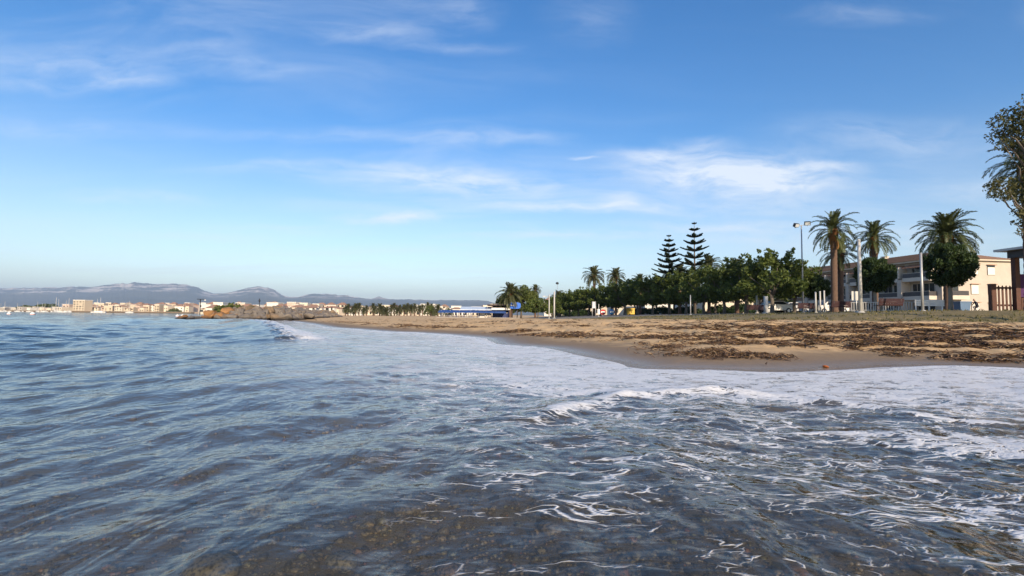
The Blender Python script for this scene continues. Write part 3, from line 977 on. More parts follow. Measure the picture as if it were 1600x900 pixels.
def limb(mb, p0, p1, r0, r1, rg_, wob=.15, n=5):
    p0, p1 = Vector(p0), Vector(p1)
    pts = []
    for i in range(n):
        f = i / (n - 1)
        w_ = math.sin(f * math.pi) * wob * (p1 - p0).length
        pts.append(p0.lerp(p1, f) + Vector((rg_.uniform(-1, 1), rg_.uniform(-1, 1), rg_.uniform(-.4, .6))) * w_ * .5)
    mb.tube(pts, [r0 + (r1 - r0) * i / (n - 1) for i in range(n)], 7)
# broadleaf promenade trees, height 7 m, crown about 6 m across
bro = []
for sd in range(4):
    rg_ = random.Random(40 + sd)
    cl_ = []
    tr_ = MB()
    fork = 1.9 + rg_.uniform(-.1, .2)
    tr_.tube([(0, 0, -.3), (.02, .02, .2), (rg_.uniform(-.1, .1), 0, 1.1), (rg_.uniform(-.1, .1), .05, fork)], [.30, .22, .17, .19], 9)
    for i in range(7):
        a_ = i * 2 * math.pi / 7 + rg_.uniform(-.3, .3)
        rr = rg_.uniform(1.0, 2.3)
        e_ = (rr * math.cos(a_), rr * math.sin(a_), rg_.uniform(3.2, 5.2))
        limb(tr_, (0, 0, fork - .1), e_, .10, .03, rg_)
    for i in range(30):
        a_ = rg_.uniform(0, 6.28)
        rr = 2.75 * math.sqrt(rg_.uniform(.05, 1))
        zz = rg_.uniform(2.0, 5.6)
        rr *= (1 - .45 * max(0, (zz - 4.2) / 2.2)) * (0.85 if zz < 2.6 else 1)
        cl_.append((rr * math.cos(a_), rr * math.sin(a_), zz, rg_.uniform(.55, 1.05)))
    for i in range(13):     # long shoots that break the outline
        a_ = rg_.uniform(0, 6.28)
        rr = rg_.uniform(.3, 2.2)
        for q in range(3):
            cl_.append((rr * math.cos(a_) * (1 + .1 * q), rr * math.sin(a_) * (1 + .1 * q), 5.7 + .42 * q + rg_.uniform(-.3, .1), .36 - .07 * q))
    bro.append((tr_.mesh('trunk', M['bark']), crown_mesh('crown', cl_, 190, .18, M['leaf'], sd, .8)))
def tree(name, kit, x, y, h, h0, label, cat, group=None, rz=None, wide=1.0):
    sc_ = h / h0
    o = empty(name, (x, y, gz(x, y)), rz if rz is not None else random.uniform(0, 6.28), (sc_ * wide, sc_ * wide, sc_))
    link('trunk', kit[0], o)
    link('crown', kit[1], o)
    return tag(o, label, cat, group)
row1 = [(1242, 60, 402), (1207, 57, 386), (1166, 62, 398), (1132, 67, 410), (1100, 72, 414), (1072, 78, 420), (1046, 84, 424), (1020, 90, 428), (996, 96, 431), (976, 101, 435), (956, 105, 440), (938, 109, 444), (920, 113, 447), (904, 117, 450), (890, 121, 452), (876, 125, 457)]
for i, (u, d, tv) in enumerate(row1):
    x = xat(u, d)
    h = at(u, tv, d).z - gz(x, d)
    tree('broadleaf_tree', bro[i % 4], x, d, h, 7.0, {0: 'broadleaf tree beside the floodlight mast at the end of the promenade row', 1: 'tallest broadleaf tree of the promenade row, rising beside the stout pale post', 2: 'broadleaf tree shading the promenade bench, ragged shoots on top',
         5: 'broadleaf tree beside the thin grey pole below the taller spire pine', 6: 'broadleaf tree at the foot of the shorter spire pine', 12: 'small broadleaf tree behind the tall grey notice board', 15: 'smallest broadleaf tree of the promenade row next to the pale lamp posts'}.get(i, 'dark green broadleaf tree in the front row along the promenade'), 'tree', 'front row of promenade trees', wide=1.05)
row2 = [(1188, 78, 412), (1150, 84, 416), (1118, 92, 420), (1086, 99, 424), (1054, 106, 428), (1026, 114, 432), (992, 122, 438), (958, 130, 444), (922, 138, 450), (894, 146, 455), (868, 150, 462)]
for i, (u, d, tv) in enumerate(row2):
    x = xat(u, d)
    h = at(u, tv, d).z - gz(x, d)
    tree('broadleaf_tree', bro[(i + 2) % 4], x, d, h, 7.0, 'broadleaf tree of the second row behind the promenade trees', 'tree', 'second row of promenade trees', wide=.95)

# round clipped trees
ball = []
for sd in range(2):
    rg_ = random.Random(90 + sd)
    cl_ = []
    for i in range(60):
        v_ = Vector((rg_.gauss(0, 1), rg_.gauss(0, 1), rg_.gauss(0, 1))).normalized() * 1.62
        cl_.append((v_.x, v_.y, 3.55 + v_.z * .82, rg_.uniform(.34, .5)))
    for i in range(14):
        v_ = Vector((rg_.gauss(0, 1), rg_.gauss(0, 1), rg_.gauss(0, 1))).normalized() * .9
        cl_.append((v_.x, v_.y, 3.5 + v_.z * .8, .75))
    tb = MB().tube([(0, 0, -.3), (0, 0, .3), (.05, 0, 1.2), (0, .03, 2.6)], [.26, .19, .16, .17], 9)
    for i in range(5):
        limb(tb, (0, 0, 2.3), (1.0 * math.cos(i * 1.26), 1.0 * math.sin(i * 1.26), 3.6), .08, .03, rg_)
    ball.append((tb.mesh('trunk', M['bark_pale']), crown_mesh('crown', cl_, 1150, .10, M['leaf_ball'], 200 + sd, .95, .2)))
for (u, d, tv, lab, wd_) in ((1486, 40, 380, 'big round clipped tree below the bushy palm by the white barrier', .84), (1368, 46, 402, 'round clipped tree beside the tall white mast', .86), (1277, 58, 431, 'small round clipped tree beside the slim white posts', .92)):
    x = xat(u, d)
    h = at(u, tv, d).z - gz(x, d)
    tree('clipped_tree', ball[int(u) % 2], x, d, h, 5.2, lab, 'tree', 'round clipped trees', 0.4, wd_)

# date palms
def frond_mesh(name, elev, L, droop, pairs, leaf, mat_, seed, w_=.035):
    rg_ = random.Random(seed)
    V_, F_, VAR = [], [], []
    pts = []
    p = Vector((0, 0, 0))
    n_ = 14
    for i in range(n_ + 1):
        f = i / n_
        a_ = elev - droop * f ** 1.3
        pts.append(p.copy())
        p = p + Vector((math.cos(a_), 0, math.sin(a_))) * (L / n_)
    def pt(f):
        k = min(n_ - 1, int(f * n_))
        return pts[k].lerp(pts[k + 1], f * n_ - k), (pts[k + 1] - pts[k]).normalized()
    base = rg_.uniform(.3, .6)
    for k in range(n_):      # rachis
        r0 = .045 * (1 - k / n_) + .008
        b0_ = len(V_)
        for q, rr in ((pts[k], r0), (pts[k + 1], r0 * .9)):
            V_ += [q + Vector((0, rr, 0)), q + Vector((0, -rr, 0))]
        F_.append((b0_, b0_ + 1, b0_ + 3, b0_ + 2))
        VAR += [min(1, base + .35)] * 4
    for i in range(pairs):
        f = .10 + .88 * i / pairs
        q, tg = pt(f)
        ll = leaf * (math.sin(math.pi * (f * .86 + .10)) ** .6) * rg_.uniform(.85, 1.1)
        up_ = Vector((-tg.z, 0, tg.x))
        for sd in (-1, 1):
            d_ = (tg * .75 + Vector((0, sd, 0)) * .85 + up_ * rg_.uniform(.1, .45)).normalized()
            d2 = (d_ + Vector((0, 0, -.45))).normalized()
            mid, end = q + d_ * ll * .55, q + d_ * ll * .55 + d2 * ll * .45
            wv_ = tg * w_
            b0_ = len(V_)
            V_ += [q - wv_ * .5, mid - wv_, end, mid + wv_ * .6]
            F_.append((b0_, b0_ + 1, b0_ + 2, b0_ + 3))
            VAR += [max(0, min(1, base + rg_.uniform(-.25, .25)))] * 4
    return [tuple(x) for x in V_], F_, VAR
def frond_set(key, mat_, L, leaf, pairs, w_):
    r_s = []
    for i, (e_, dr) in enumerate(((84, 45), (70, 85), (56, 105), (42, 112), (26, 108), (8, 95), (-14, 72), (-38, 48))):
        r_s.append(frond_mesh('frond', R(e_), L * (.82 if i == 0 else 1), R(dr), pairs, leaf, mat_, 300 + i, w_))
    return r_s
FR = frond_set('near', M['frond'], 3.1, .60, 44, .062)
fr_near = [np_mesh('frond', a, np.array(b_), M['frond'], {'var': c_}, smooth=False) for a, b_, c_ in FR]
fr_dead = [np_mesh('frond', a, np.array(b_), M['dead_frond'], {'var': c_}, smooth=False) for a, b_, c_ in FR[6:]]
FRF = frond_set('far', M['frond_far'], 3.1, .72, 20, .12)
def palm_trunk(h, r):
    mb = MB()
    pts, rads = [], []
    n_ = max(8, int(h / .22))
    for i in range(n_ + 1):
        f = i / n_
        pts.append((.10 * math.sin(f * 2.2), .05 * math.sin(f * 3), -.3 + f * (h + .3)))
        rads.append(r * (1.25 - .3 * min(1, f * 5)) * (1.0 if i % 2 else 1.10) * (1 if f < .9 else 1 + (f - .9) * 3.0))
    mb.tube(pts, rads, 12)
    return mb
def near_palm(u, d, tv, label, n_f, sc_, seed, lowdead=4, r=.30, bias=None):
    """trunk, boots and every frond a part of its own; tv is the top of the crown"""
    rg_ = random.Random(seed)
    x = xat(u, d)
    g_ = gz(x, d)
    top = at(u, tv, d).z - g_
    h = top - 2.35 * sc_
    o = empty('date_palm', (x, d, g_))
    palm_trunk(h, r).build('trunk', M['palm_bark'], o)
    cx, cy = .10 * math.sin(2.2), .05 * math.sin(3)
    bm_ = MB().lathe([(r * 1.02, -1.0), (r * 1.35, -.45), (r * 1.5, -.05), (r * 1.2, .3), (r * .4, .5)], 14)
    rgv = random.Random(seed + 1)
    bm_.v = [(a * rgv.uniform(.85, 1.15), b_ * rgv.uniform(.85, 1.15), c_ + rgv.uniform(-.06, .06)) for a, b_, c_ in bm_.v]
    bm_.build('crown_base', M['crown_boot'], o, (cx, cy, h))
    for i in range(n_f):
        f = (i + .5) / n_f
        kind = min(7, int((f ** .9) * 7.4))
        if bias: kind = min(7, max(0, kind + bias))
        fo_ = link('frond', fr_near[kind], o, (cx, cy, h + .25 - .35 * f), (0, rg_.uniform(-.12, .12), i * 2.39996 + rg_.uniform(-.2, .2)))
        s3 = sc_ * rg_.uniform(.88, 1.1)
        fo_.scale = (s3, s3, s3)
    for i in range(lowdead):
        fo_ = link('frond', fr_dead[1], o, (cx, cy, h - .3), (0, .35, rg_.uniform(0, 6.28)))
        fo_.scale = (sc_ * .6,) * 3
    tag(o, label, 'palm tree', 'tall date palms by the apartment house')
    return o
near_palm(1304, 52, 331, 'tallest date palm, slim arching fronds above a thick brown trunk, left of the white mast', 38, .88, 1)
near_palm(1314, 60, 372, 'lower date palm half hidden behind the tallest palm trunk', 34, .86, 2, 2)
near_palm(1368, 56, 347, 'date palm with orange crown base above the clipped tree by the mast', 46, .84, 3, 3)
near_palm(1482, 46, 333, 'bushy date palm rising behind the big round clipped tree', 66, .98, 4, 5, .33)

def far_palm_mesh(seed, n_f=46, upto=8):
    rg_ = random.Random(seed)
    V_, F_, VAR = [], [], []
    for i in range(n_f):
        kind = min(upto - 1, int((i + .5) / n_f * upto))
        a, b_, c_ = FRF[kind]
        th_ = i * 2.39996 + rg_.uniform(-.2, .2)
        s3 = rg_.uniform(.85, 1.1)
        q0 = len(V_)
        c, s = math.cos(th_), math.sin(th_)
        V_ += [((p[0] * c - p[1] * s) * s3, (p[0] * s + p[1] * c) * s3, p[2] * s3) for p in a]
        F_ += [tuple(q0 + k for k in f) for f in b_]
        VAR += [max(0, min(1, v_ + rg_.uniform(-.15, .15))) for v_ in c_]
    return np_mesh('crown', V_, np.array(F_), M['frond_far'], {'var': VAR}, smooth=False)
far_crowns = [far_palm_mesh(i) for i in range(3)]
boot_me = MB().lathe([(.3, -.8), (.42, -.4), (.46, 0), (.36, .3), (.1, .45)], 10).mesh('crown_base', M['crown_boot'])
trunk_me = palm_trunk(1.0, .30).mesh('trunk', M['palm_bark'])
def far_palm(u, d, tv, label, group, sc_=1.0, boots=True):
    x = xat(u, d)
    g_ = gz(x, d)
    top = at(u, tv, d).z - g_
    h = max(1.0, top - 2.4 * sc_)
    o = empty('date_palm', (x, d, g_), random.uniform(0, 6.28))
    t_ = link('trunk', trunk_me, o)
    t_.scale = (1, 1, h)
    c_ = link('crown', random.choice(far_crowns), o, (0, 0, h))
    c_.scale = (sc_,) * 3
    if boots:
        link('crown_base', boot_me, o, (0, 0, h)).scale = (sc_,) * 3
    return tag(o, label, 'palm tree', group)
far_palm(928, 118, 415, 'round headed date palm standing clear above the promenade trees', None, 1.05)
far_palm(962, 122, 418, 'date palm above the promenade trees next to the round headed palm', None, 1.0)
far_palm(1108, 92, 397, 'date palm crown rising just beside the taller spire pine', None, 1.0)
far_palm(1062, 96, 412, 'date palm half hidden between the two spire pines', None, .9)
far_palm(1000, 112, 427, 'low palm crown showing just above the promenade tree row', 'low palms in the tree row', .8)
far_palm(1152, 82, 403, 'low palm crown showing just above the promenade tree row', 'low palms in the tree row', .75)
far_palm(797, 116, 441, 'wide date palm in front of the umbrella pine beside the beach bar', None, 1.25)
far_palm(836, 142, 444, 'palm top poking out above the umbrella pine', None, .7)
far_palm(873, 140, 453, 'palm behind the lamp posts at the end of the tree row', None, .95)
rg = random.Random(12)
for i in range(26):
    u = 540 + 150 * (i + rg.uniform(-.4, .4)) / 26
    d = rg.uniform(205, 290)
    far_palm(u, d, rg.uniform(472, 481), 'distant palm in the grove before the white seafront houses', 'palm grove on the far seafront', rg.uniform(.75, 1.0), False)

# spire pines (tiers of upswept branches)
def spire(seed, h, tiers, wmax):
    rg_ = random.Random(seed)
    tr_ = MB().tube([(0, 0, -.3), (.03, 0, h * .4), (0, .03, h * .8), (0, 0, h)], [.24, .17, .07, .02], 9)
    V_, F_, VAR = [], [], []
    for k in range(tiers):
        f = k / (tiers - 1)
        z0 = h * (.34 + .63 * f ** .92)
        L_ = wmax * (1 - f) ** .72 + .22
        nb_ = 6
        off = rg_.uniform(0, 1)
        for i in range(nb_):
            a_ = 2 * math.pi * (i + off) / nb_ + rg_.uniform(-.1, .1)
            ll = L_ * rg_.uniform(.85, 1.12)
            e_ = R(14) + R(8) * rg_.uniform(-1, 1)
            dir_ = Vector((math.cos(a_), math.sin(a_), 0))
            side = Vector((-math.sin(a_), math.cos(a_), 0))
            tr_.tube([(0, 0, z0), dir_ * ll * .5 + Vector((0, 0, z0 + ll * .10)), dir_ * ll + Vector((0, 0, z0 + ll * .34))], [.045, .03, .012], 5)
            m_ = max(10, int(ll * 26))
            for j in range(m_):
                t_ = .12 + .88 * (j + rg_.random()) / m_
                c_ = dir_ * ll * t_ + Vector((0, 0, z0 + ll * (.34 * t_ ** 1.6)))
                wl = .50 * (math.sin(math.pi * (t_ * .8 + .15)) + .15) * (.55 + .45 * L_ / wmax)
                for sd in (-1, 1):
                    tipv = c_ + side * sd * wl * rg_.uniform(.6, 1.1) + dir_ * wl * .55 + Vector((0, 0, wl * rg_.uniform(.2, .75)))
                    q0 = len(V_)
                    V_ += [c_ - dir_ * .10, tipv, c_ + dir_ * .16, c_ + Vector((0, 0, .16))]
                    F_ += [(q0, q0 + 1, q0 + 2, q0 + 3)]
                    VAR += [rg_.uniform(0, 1)] * 4
    return tr_.mesh('trunk', M['bark']), np_mesh('crown', [tuple(v_) for v_ in V_], np.array(F_), M['norfolk'], {'var': VAR}, smooth=False)
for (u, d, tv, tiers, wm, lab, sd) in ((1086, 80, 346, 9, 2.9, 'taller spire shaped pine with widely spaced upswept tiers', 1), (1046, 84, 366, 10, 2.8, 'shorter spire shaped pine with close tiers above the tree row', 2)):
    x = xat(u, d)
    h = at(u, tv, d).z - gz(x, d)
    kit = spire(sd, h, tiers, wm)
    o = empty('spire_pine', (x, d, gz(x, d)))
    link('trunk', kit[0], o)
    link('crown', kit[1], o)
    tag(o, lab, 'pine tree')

# umbrella pine and rounded trees by the beach bar
def dome_tree(name, u, d, tv, wide, label, seed, mat_='leaf_pine', low=.42, per=120, size=.20, trunk='bark', cat='tree', group=None):
    rg_ = random.Random(seed)
    x = xat(u, d)
    g_ = gz(x, d)
    h = at(u, tv, d).z - g_
    cl_ = []
    for i in range(80):
        a_ = rg_.uniform(0, 6.28)
        rr = math.sqrt(rg_.uniform(0, 1))
        zt = low + (1 - low) * (1 - rr ** 2.2) * rg_.uniform(.55, .93)
        cl_.append((rr * wide * math.cos(a_), rr * wide * math.sin(a_), h * zt * .97, rg_.uniform(.10, .19) * wide + .25))
    tb = MB().tube([(0, 0, -.3), (.1, 0, h * .2), (.05, .1, h * .5)], [.032 * h, .026 * h, .02 * h], 9)
    for i in range(6):
        limb(tb, (.05, .1, h * .42), (wide * .6 * math.cos(i * 1.05), wide * .6 * math.sin(i * 1.05), h * .72), .015 * h, .005 * h, rg_)
    o = empty(name, (x, d, g_))
    tb.build('trunk', M[trunk], o)
    link('crown', crown_mesh('crown', cl_, per, size, M[mat_], seed, .75), o)
    return tag(o, label, cat, group)
dome_tree('umbrella_pine', 814, 126, 444, 6.2, 'big domed pine spreading behind the blue sign of the beach bar', 31, low=.26, per=230)
dome_tree('broadleaf_tree', 786, 130, 463, 2.6, 'rounded green tree touching the left side of the wide date palm', 32, low=.3)
dome_tree('broadleaf_tree', 840, 112, 464, 3.2, 'low bright green tree right of the beach bar sign', 33, 'leaf', low=.32)
dome_tree('broadleaf_tree', 862, 118, 463, 2.4, 'low dark tree behind the pale lamp posts', 34, 'leaf', low=.3)

# shrubs and far trees
for i, (u, d, tv, wd_, lab) in enumerate(((346, 110, 474, 2.6, 'dark shrub behind the head of the groyne'), (366, 112, 472, 3.2, 'big grey green shrub behind the middle of the groyne'), (392, 118, 477, 2.6, 'low dark shrub on the far side of the boulders'),
                                         (672, 230, 474, 3.0, 'dark round tree among the far palms'), (700, 250, 478, 2.2, 'small round tree left of the blue awning'), (75, 720, 474, 14, 'dark mass of trees behind the marina masts'),
                                         (40, 740, 477, 13, 'lower clump of trees at the end of the marina'), (62, 735, 476, 11, 'grey green tree behind the moored boats'), (272, 640, 482, 8, 'dark tree on the far town beach'))):
    dome_tree('shrub' if d < 200 else 'round_tree', u, d, tv, wd_, lab, 60 + i, 'leaf_pine', low=.12, per=60 if d < 400 else 6, size=.2 if d < 400 else .8, trunk='shrub_trunk', cat='shrub' if d < 200 else 'tree')

# clipped hedges and bushes under the promenade trees
for i, (u, d, tv, wd_, lab) in enumerate(((1160, 90, 474, 2.6, 'dark bush under the trees behind the promenade bench'), (1125, 96, 477, 2.4, 'bush in front of the sunlit cream house'), (1075, 104, 478, 3.0, 'dark bush behind the forked trunk by the grey pole'),
                                         (1035, 112, 480, 3.2, 'bush under the middle of the tree row'), (1003, 120, 482, 3.2, 'bush behind the yellow waste container'), (905, 138, 482, 3.6, 'bush behind the notice boards'), (1228, 74, 470, 2.4, 'dark bush beside the silver grey car'), (880, 145, 482, 3.4, 'bush at the end of the tree row'))):
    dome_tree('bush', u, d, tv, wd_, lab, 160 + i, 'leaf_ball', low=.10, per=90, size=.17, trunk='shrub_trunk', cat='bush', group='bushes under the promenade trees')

# the tree leaning in at the right edge and the palm behind it
rg_ = random.Random(3)
d = 27.0
x = xat(1625, d)
g_ = gz(x, d)
o = empty('pine_tree', (x, d, g_))
tb = MB()
tb.tube([(0, 0, -.3), (0, 0, 1.2), (-.15, .1, 4.5), (.1, 0, 8.0), (.2, 0, 11.0)], [.34, .27, .22, .16, .07], 10)
cl_ = []
def px_clump(u, v, r_, dd=0.0):
    p = at(u, v, d + dd) - Vector((x, d, g_))
    cl_.append((p.x, p.y, p.z, r_))
    return p
for (u, v, r_) in ((1560, 190, .55), (1575, 180, .6), (1590, 190, .7), (1556, 212, .55), (1572, 205, .6), (1588, 212, .7), (1568, 226, .45), (1585, 232, .55), (1600, 200, .8), (1598, 165, .5), (1610, 178, .8), (1620, 200, 1.0), (1640, 170, 1.1), (1640, 220, 1.1), (1620, 150, .7), (1660, 190, 1.2),
                   (1548, 292, .42), (1560, 286, .45), (1575, 290, .55), (1590, 285, .6), (1556, 302, .35), (1570, 306, .5), (1588, 305, .6), (1600, 295, .8), (1620, 300, 1.0), (1640, 280, 1.1), (1598, 262, .5), (1615, 258, .8), (1592, 330, .4), (1602, 345, .5), (1596, 362, .3), (1612, 335, .7), (1640, 335, 1.0), (1586, 348, .22), (1600, 318, .5),
                   (1650, 140, 1.0), (1690, 240, 1.3), (1690, 300, 1.3), (1660, 260, 1.1)):
    p = px_clump(u, v, r_ * .95, rg_.uniform(-.8, .8))
    if rg_.random() < .75:
        zb = max(3.5, p.z - 2.2)
        limb(tb, (0, 0, min(zb, 10)), p, .07, .012, rg_, .2)
tb.build('trunk', M['bark'], o)
link('crown', crown_mesh('crown', cl_, 480, .08, M['leaf_brown'], 5, .75), o)
tag(o, 'tall brownish pine with clumped foliage above the dark slatted fence', 'pine tree')
dp = near_palm(1612, 33, 215, 'palm crown mixed into the tall pine over the fence', 34, .85, 9, 3)
dp['group'] = 'palms beside the fence'

# ================================================================== APARTMENT HOUSE
ap = empty('apartment_house', (67.3, 80, 0.75), R(7.5))
tag(ap, 'long cream three storey apartment house with brown tiled roof and balconies', 'building')
LEN, DEP, EAVE = 46.0, 13.0, 9.95
MB().box(0.0, DEP, 0.0, LEN, 0, EAVE - .25).build('wall', M['cream_wall'], ap)
cor = MB().box(-.75, DEP + .5, -.55, LEN + .5, EAVE - .25, EAVE).build('cornice', M['cream_trim'], ap)
rf = MB()
x0, x1, y0, y1 = -.9, DEP + .7, -.7, LEN + .7
xm, rz2 = (x0 + x1) / 2, EAVE + 2.0
rf.add([(x0, y0, EAVE + .002), (x1, y0, EAVE + .002), (x1, y1, EAVE + .002), (x0, y1, EAVE + .002), (xm, y0 + 6.2, rz2), (xm, y1 - 6.2, rz2)],
       [(0, 1, 4), (1, 2, 5, 4), (2, 3, 5), (3, 0, 4, 5), (0, 3, 2, 1)])
rfo = rf.build('roof', M['roof_tile'], ap)
# tile courses as raised rows on the sea side and the end
tile = MB().box(-.10, .10, 0, 1, 0, .05).mesh('tile_course', M['roof_tile'])
for k in range(13):
    f = (k + .4) / 13
    xx, zz = x0 + (xm - x0) * f, EAVE + (rz2 - EAVE) * f
    yy0, yy1 = y0 + 6.2 * f, y1 - 6.2 * f
    c_ = link('tile_course', tile, rfo, (xx, yy0, zz), (0, -math.atan2(rz2 - EAVE, xm - x0), 0))
    c_.scale = (1, yy1 - yy0, 1)
for (cx, cy) in ((4.5, 3.2), (5.5, 16), (3.8, 27), (5, 38)):
    cz = EAVE + .9
    ch = MB().box(cx - .4, cx + .4, cy - .4, cy + .4, cz - .9, cz + 1.2)
    ch.box(cx - .5, cx + .5, cy - .5, cy + .5, cz + 1.2, cz + 1.32)
    ch.build('chimney', M['cream_trim'], rfo)
MB().tube([(9, 2.2, EAVE + .8), (9, 2.2, EAVE + 3.8)], .03, 6).tube([(8.5, 2.2, EAVE + 3.4), (9.5, 2.2, EAVE + 3.4)], .02, 5).tube([(8.7, 2.2, EAVE + 3.1), (9.3, 2.2, EAVE + 3.1)], .02, 5).build('aerial', M['black_metal'], rfo)
BAY = 5.6
FLZ = [0.4, 3.45, 6.5]
win_me = MB().box(-.03, .10, 0, 1, 0, 1).mesh('window', M['dark_glass'])
fr_me = MB()
for (a, b_, c_, e_) in ((0, 1, 0, .04), (0, 1, .96, 1), (0, .03, .04, .96), (.97, 1, .04, .96), (.485, .515, .04, .96)):
    fr_me.box(-.06, -.032, a, b_, c_, e_)
frame_me = fr_me.mesh('frame', M['cream_trim'])
slab_me = MB().box(-1.5, -.002, .35, BAY - .55, 0, .62).mesh('balcony', M['cream_trim'])
rail_me = MB().box(-1.46, -1.42, .4, BAY - .6, .65, 1.32).box(-1.42, -.01, .4, .44, .65, 1.32).box(-1.42, -.01, BAY - .64, BAY - .6, .65, 1.32).mesh('railing', M['rail_dark'])
handrail_me = MB().box(-1.49, -1.38, .36, BAY - .56, 1.322, 1.39).mesh('handrail', M['cream_trim'])
post_me = MB().box(-1.7, -.002, BAY - .50, BAY + .28, 0, 6.9).mesh('pier', M['cream_wall'])
gable_me = MB().add([(-1.6, .3, 2.45), (-1.6, BAY - .5, 2.45), (-.004, BAY - .5, 3.05), (-.004, .3, 3.05), (-1.6, .3, 2.35), (-1.6, BAY - .5, 2.35), (-.004, BAY - .5, 2.95), (-.004, .3, 2.95)],
                    [(0, 1, 2, 3), (7, 6, 5, 4), (0, 4, 5, 1), (3, 2, 6, 7), (1, 5, 6, 2), (0, 3, 7, 4)]).mesh('awning', M['awning'])
fin_me = MB().box(-1.55, -.003, .05, .30, .622, 2.5).mesh('divider', M['cream_trim'])
for b_i in range(8):
    yb = .4 + b_i * BAY
    link('pier', post_me, ap, (0, yb, 0))
    for fl_i, zf in enumerate(FLZ):
        for (wy0, ww, wh) in ((.7, 1.9, 2.15), (2.9, 1.7, 2.15)):
            o = link('window', win_me, ap, (0, yb + wy0, zf + .62))
            o.scale = (1, ww, wh)
            link('frame', frame_me, o)
        s_o = link('balcony', slab_me, ap, (0, yb, zf))
        link('railing', rail_me, s_o)
        link('handrail', handrail_me, s_o)
        if fl_i == 2:
            link('awning', gable_me, ap, (0, yb, zf - .15))
            link('divider', fin_me, ap, (0, yb, zf))
# end wall facing the viewer: balconies on the left, shuttered windows on the right
for zf in (3.45, 6.5):
    s_o = MB().box(.4, 3.4, -1.3, -.002, zf, zf + .62).build('balcony', M['cream_trim'], ap)
    MB().box(.45, 3.35, -1.26, -1.22, zf + .65, zf + 1.35).build('railing', M['rail_dark'], s_o)
    MB().box(.7, 2.9, -.05, .1, zf + .62, zf + 2.7).build('window', M['dark_glass'], ap)
for (xx, zf) in ((5.2, 6.6), (8.3, 6.6), (5.2, 3.5), (8.3, 3.5), (5.2, .6), (8.3, .6)):
    wo_ = MB().box(xx - .06, xx + 1.36, -.05, .05, zf + .85, zf + 2.4).build('window', M['dark_glass'], ap)
    MB().box(xx, xx + 1.3, -.09, -.052, zf + .9, zf + (2.1 if zf > 6 else 2.35)).build('shutter', M['shutter'], wo_)
    MB().box(xx - .15, xx + 1.45, -.35, -.003, zf + 2.45, zf + 2.52).build('canopy', M['awning'], wo_)
MB().box(.3, 4.4, -1.15, -.004, 9.05, 9.15).build('canopy', M['awning'], ap)

# houses behind the promenade trees
def small_house(u, d, wid, hgt_, label, col_, roofed=True, dep=8.0):
    x = xat(u, d)
    o = empty('house', (x, d, gz(x, d) - .1))
    MB().box(-wid / 2, wid / 2, 0, dep, 0, hgt_).build('wall', M[col_], o)
    if roofed:
        MB().add([(-wid / 2 - .3, -.3, hgt_ + .003), (wid / 2 + .3, -.3, hgt_ + .003), (wid / 2 + .3, dep + .3, hgt_ + .003), (-wid / 2 - .3, dep + .3, hgt_ + .003), (-wid / 2 + 2, dep / 2, hgt_ + 1.5), (wid / 2 - 2, dep / 2, hgt_ + 1.5)],
                 [(0, 1, 5, 4), (1, 2, 5), (2, 3, 4, 5), (3, 0, 4), (0, 3, 2, 1)]).build('roof', M['terracotta'], o)
    k = 0
    zz = .9
    while zz + 1.3 < hgt_:
        xx = -wid / 2 + 1.0
        while xx + 1.2 < wid / 2:
            wn_ = MB().box(xx, xx + 1.1, -.06, .05, zz, zz + 1.25).build('window', M['dark_glass'], o)
            MB().box(xx - .1, xx + 1.2, -.16, -.062, zz - .12, zz - .02).build('sill', M['cream_trim'], wn_)
            xx += 2.9
        zz += 2.9
    return tag(o, label, 'house')
small_house(1140, 122, 12, 6.0, 'sunlit cream house seen between the trunks near the bench', 'town_cream')
small_house(1095, 130, 9, 5.5, 'pale house glimpsed under the crowns beside the grey pole', 'town_white')
small_house(1040, 150, 12, 5.5, 'low white house behind the middle of the tree row', 'town_white')
small_house(985, 165, 12, 5.5, 'yellowish house behind the trees near the yellow container', 'town_cream')
small_house(930, 190, 14, 6.0, 'sand coloured house behind the promenade signs', 'town_sand')
small_house(880, 215, 16, 6.5, 'white house far behind the lamp posts', 'town_white')
small_house(1210, 128, 13, 8.0, 'cream house between the tree row and the apartment house', 'town_cream')

# ================================================================== BEACH BAR
KD = 116.0
kx = xat(750, KD)
kb = empty('beach_bar', (kx, KD, gz(kx, KD)))
tag(kb, 'blue and white open beach bar with awnings and a blue rooftop sign', 'beach bar')
U = KD / FPX
def ku(u): return (u - 750) * U
def kv(v): return (496.3 - v) * U
MB().box(ku(684), ku(812), -2.5, 6.5, -.4, .10).build('deck', M['concrete'], kb)
# blue scalloped awning
aw = MB()
for i in range(6):
    a, b_ = ku(687 + i * 17.3), ku(687 + (i + 1) * 17.3) - .06
    aw.add([(a, -2.6, kv(487.6)), (b_, -2.6, kv(487.6)), (b_, .6, kv(484.4)), (a, .6, kv(484.4)), (a, -2.6, kv(488.8)), (b_, -2.6, kv(488.8)), (b_, .6, kv(485.4)), (a, .6, kv(485.4))],
           [(0, 1, 2, 3), (7, 6, 5, 4), (0, 4, 5, 1), (3, 2, 6, 7), (1, 5, 6, 2), (0, 3, 7, 4)])
aw.build('blue_awning', M['blue_awning'], kb)
aw2 = MB()
for (a_, b_) in ((718, 760), (760.5, 796)):
    a, b2 = ku(a_), ku(b_)
    aw2.add([(a, .7, kv(483)), (b2, .7, kv(483)), (b2, 4.2, kv(478.5)), (a, 4.2, kv(478.5)), (a, .7, kv(484)), (b2, .7, kv(484)), (b2, 4.2, kv(479.5)), (a, 4.2, kv(479.5))],
            [(0, 1, 2, 3), (7, 6, 5, 4), (0, 4, 5, 1), (3, 2, 6, 7), (1, 5, 6, 2), (0, 3, 7, 4)])
aw2.build('pale_awning', M['pale_awning'], kb)
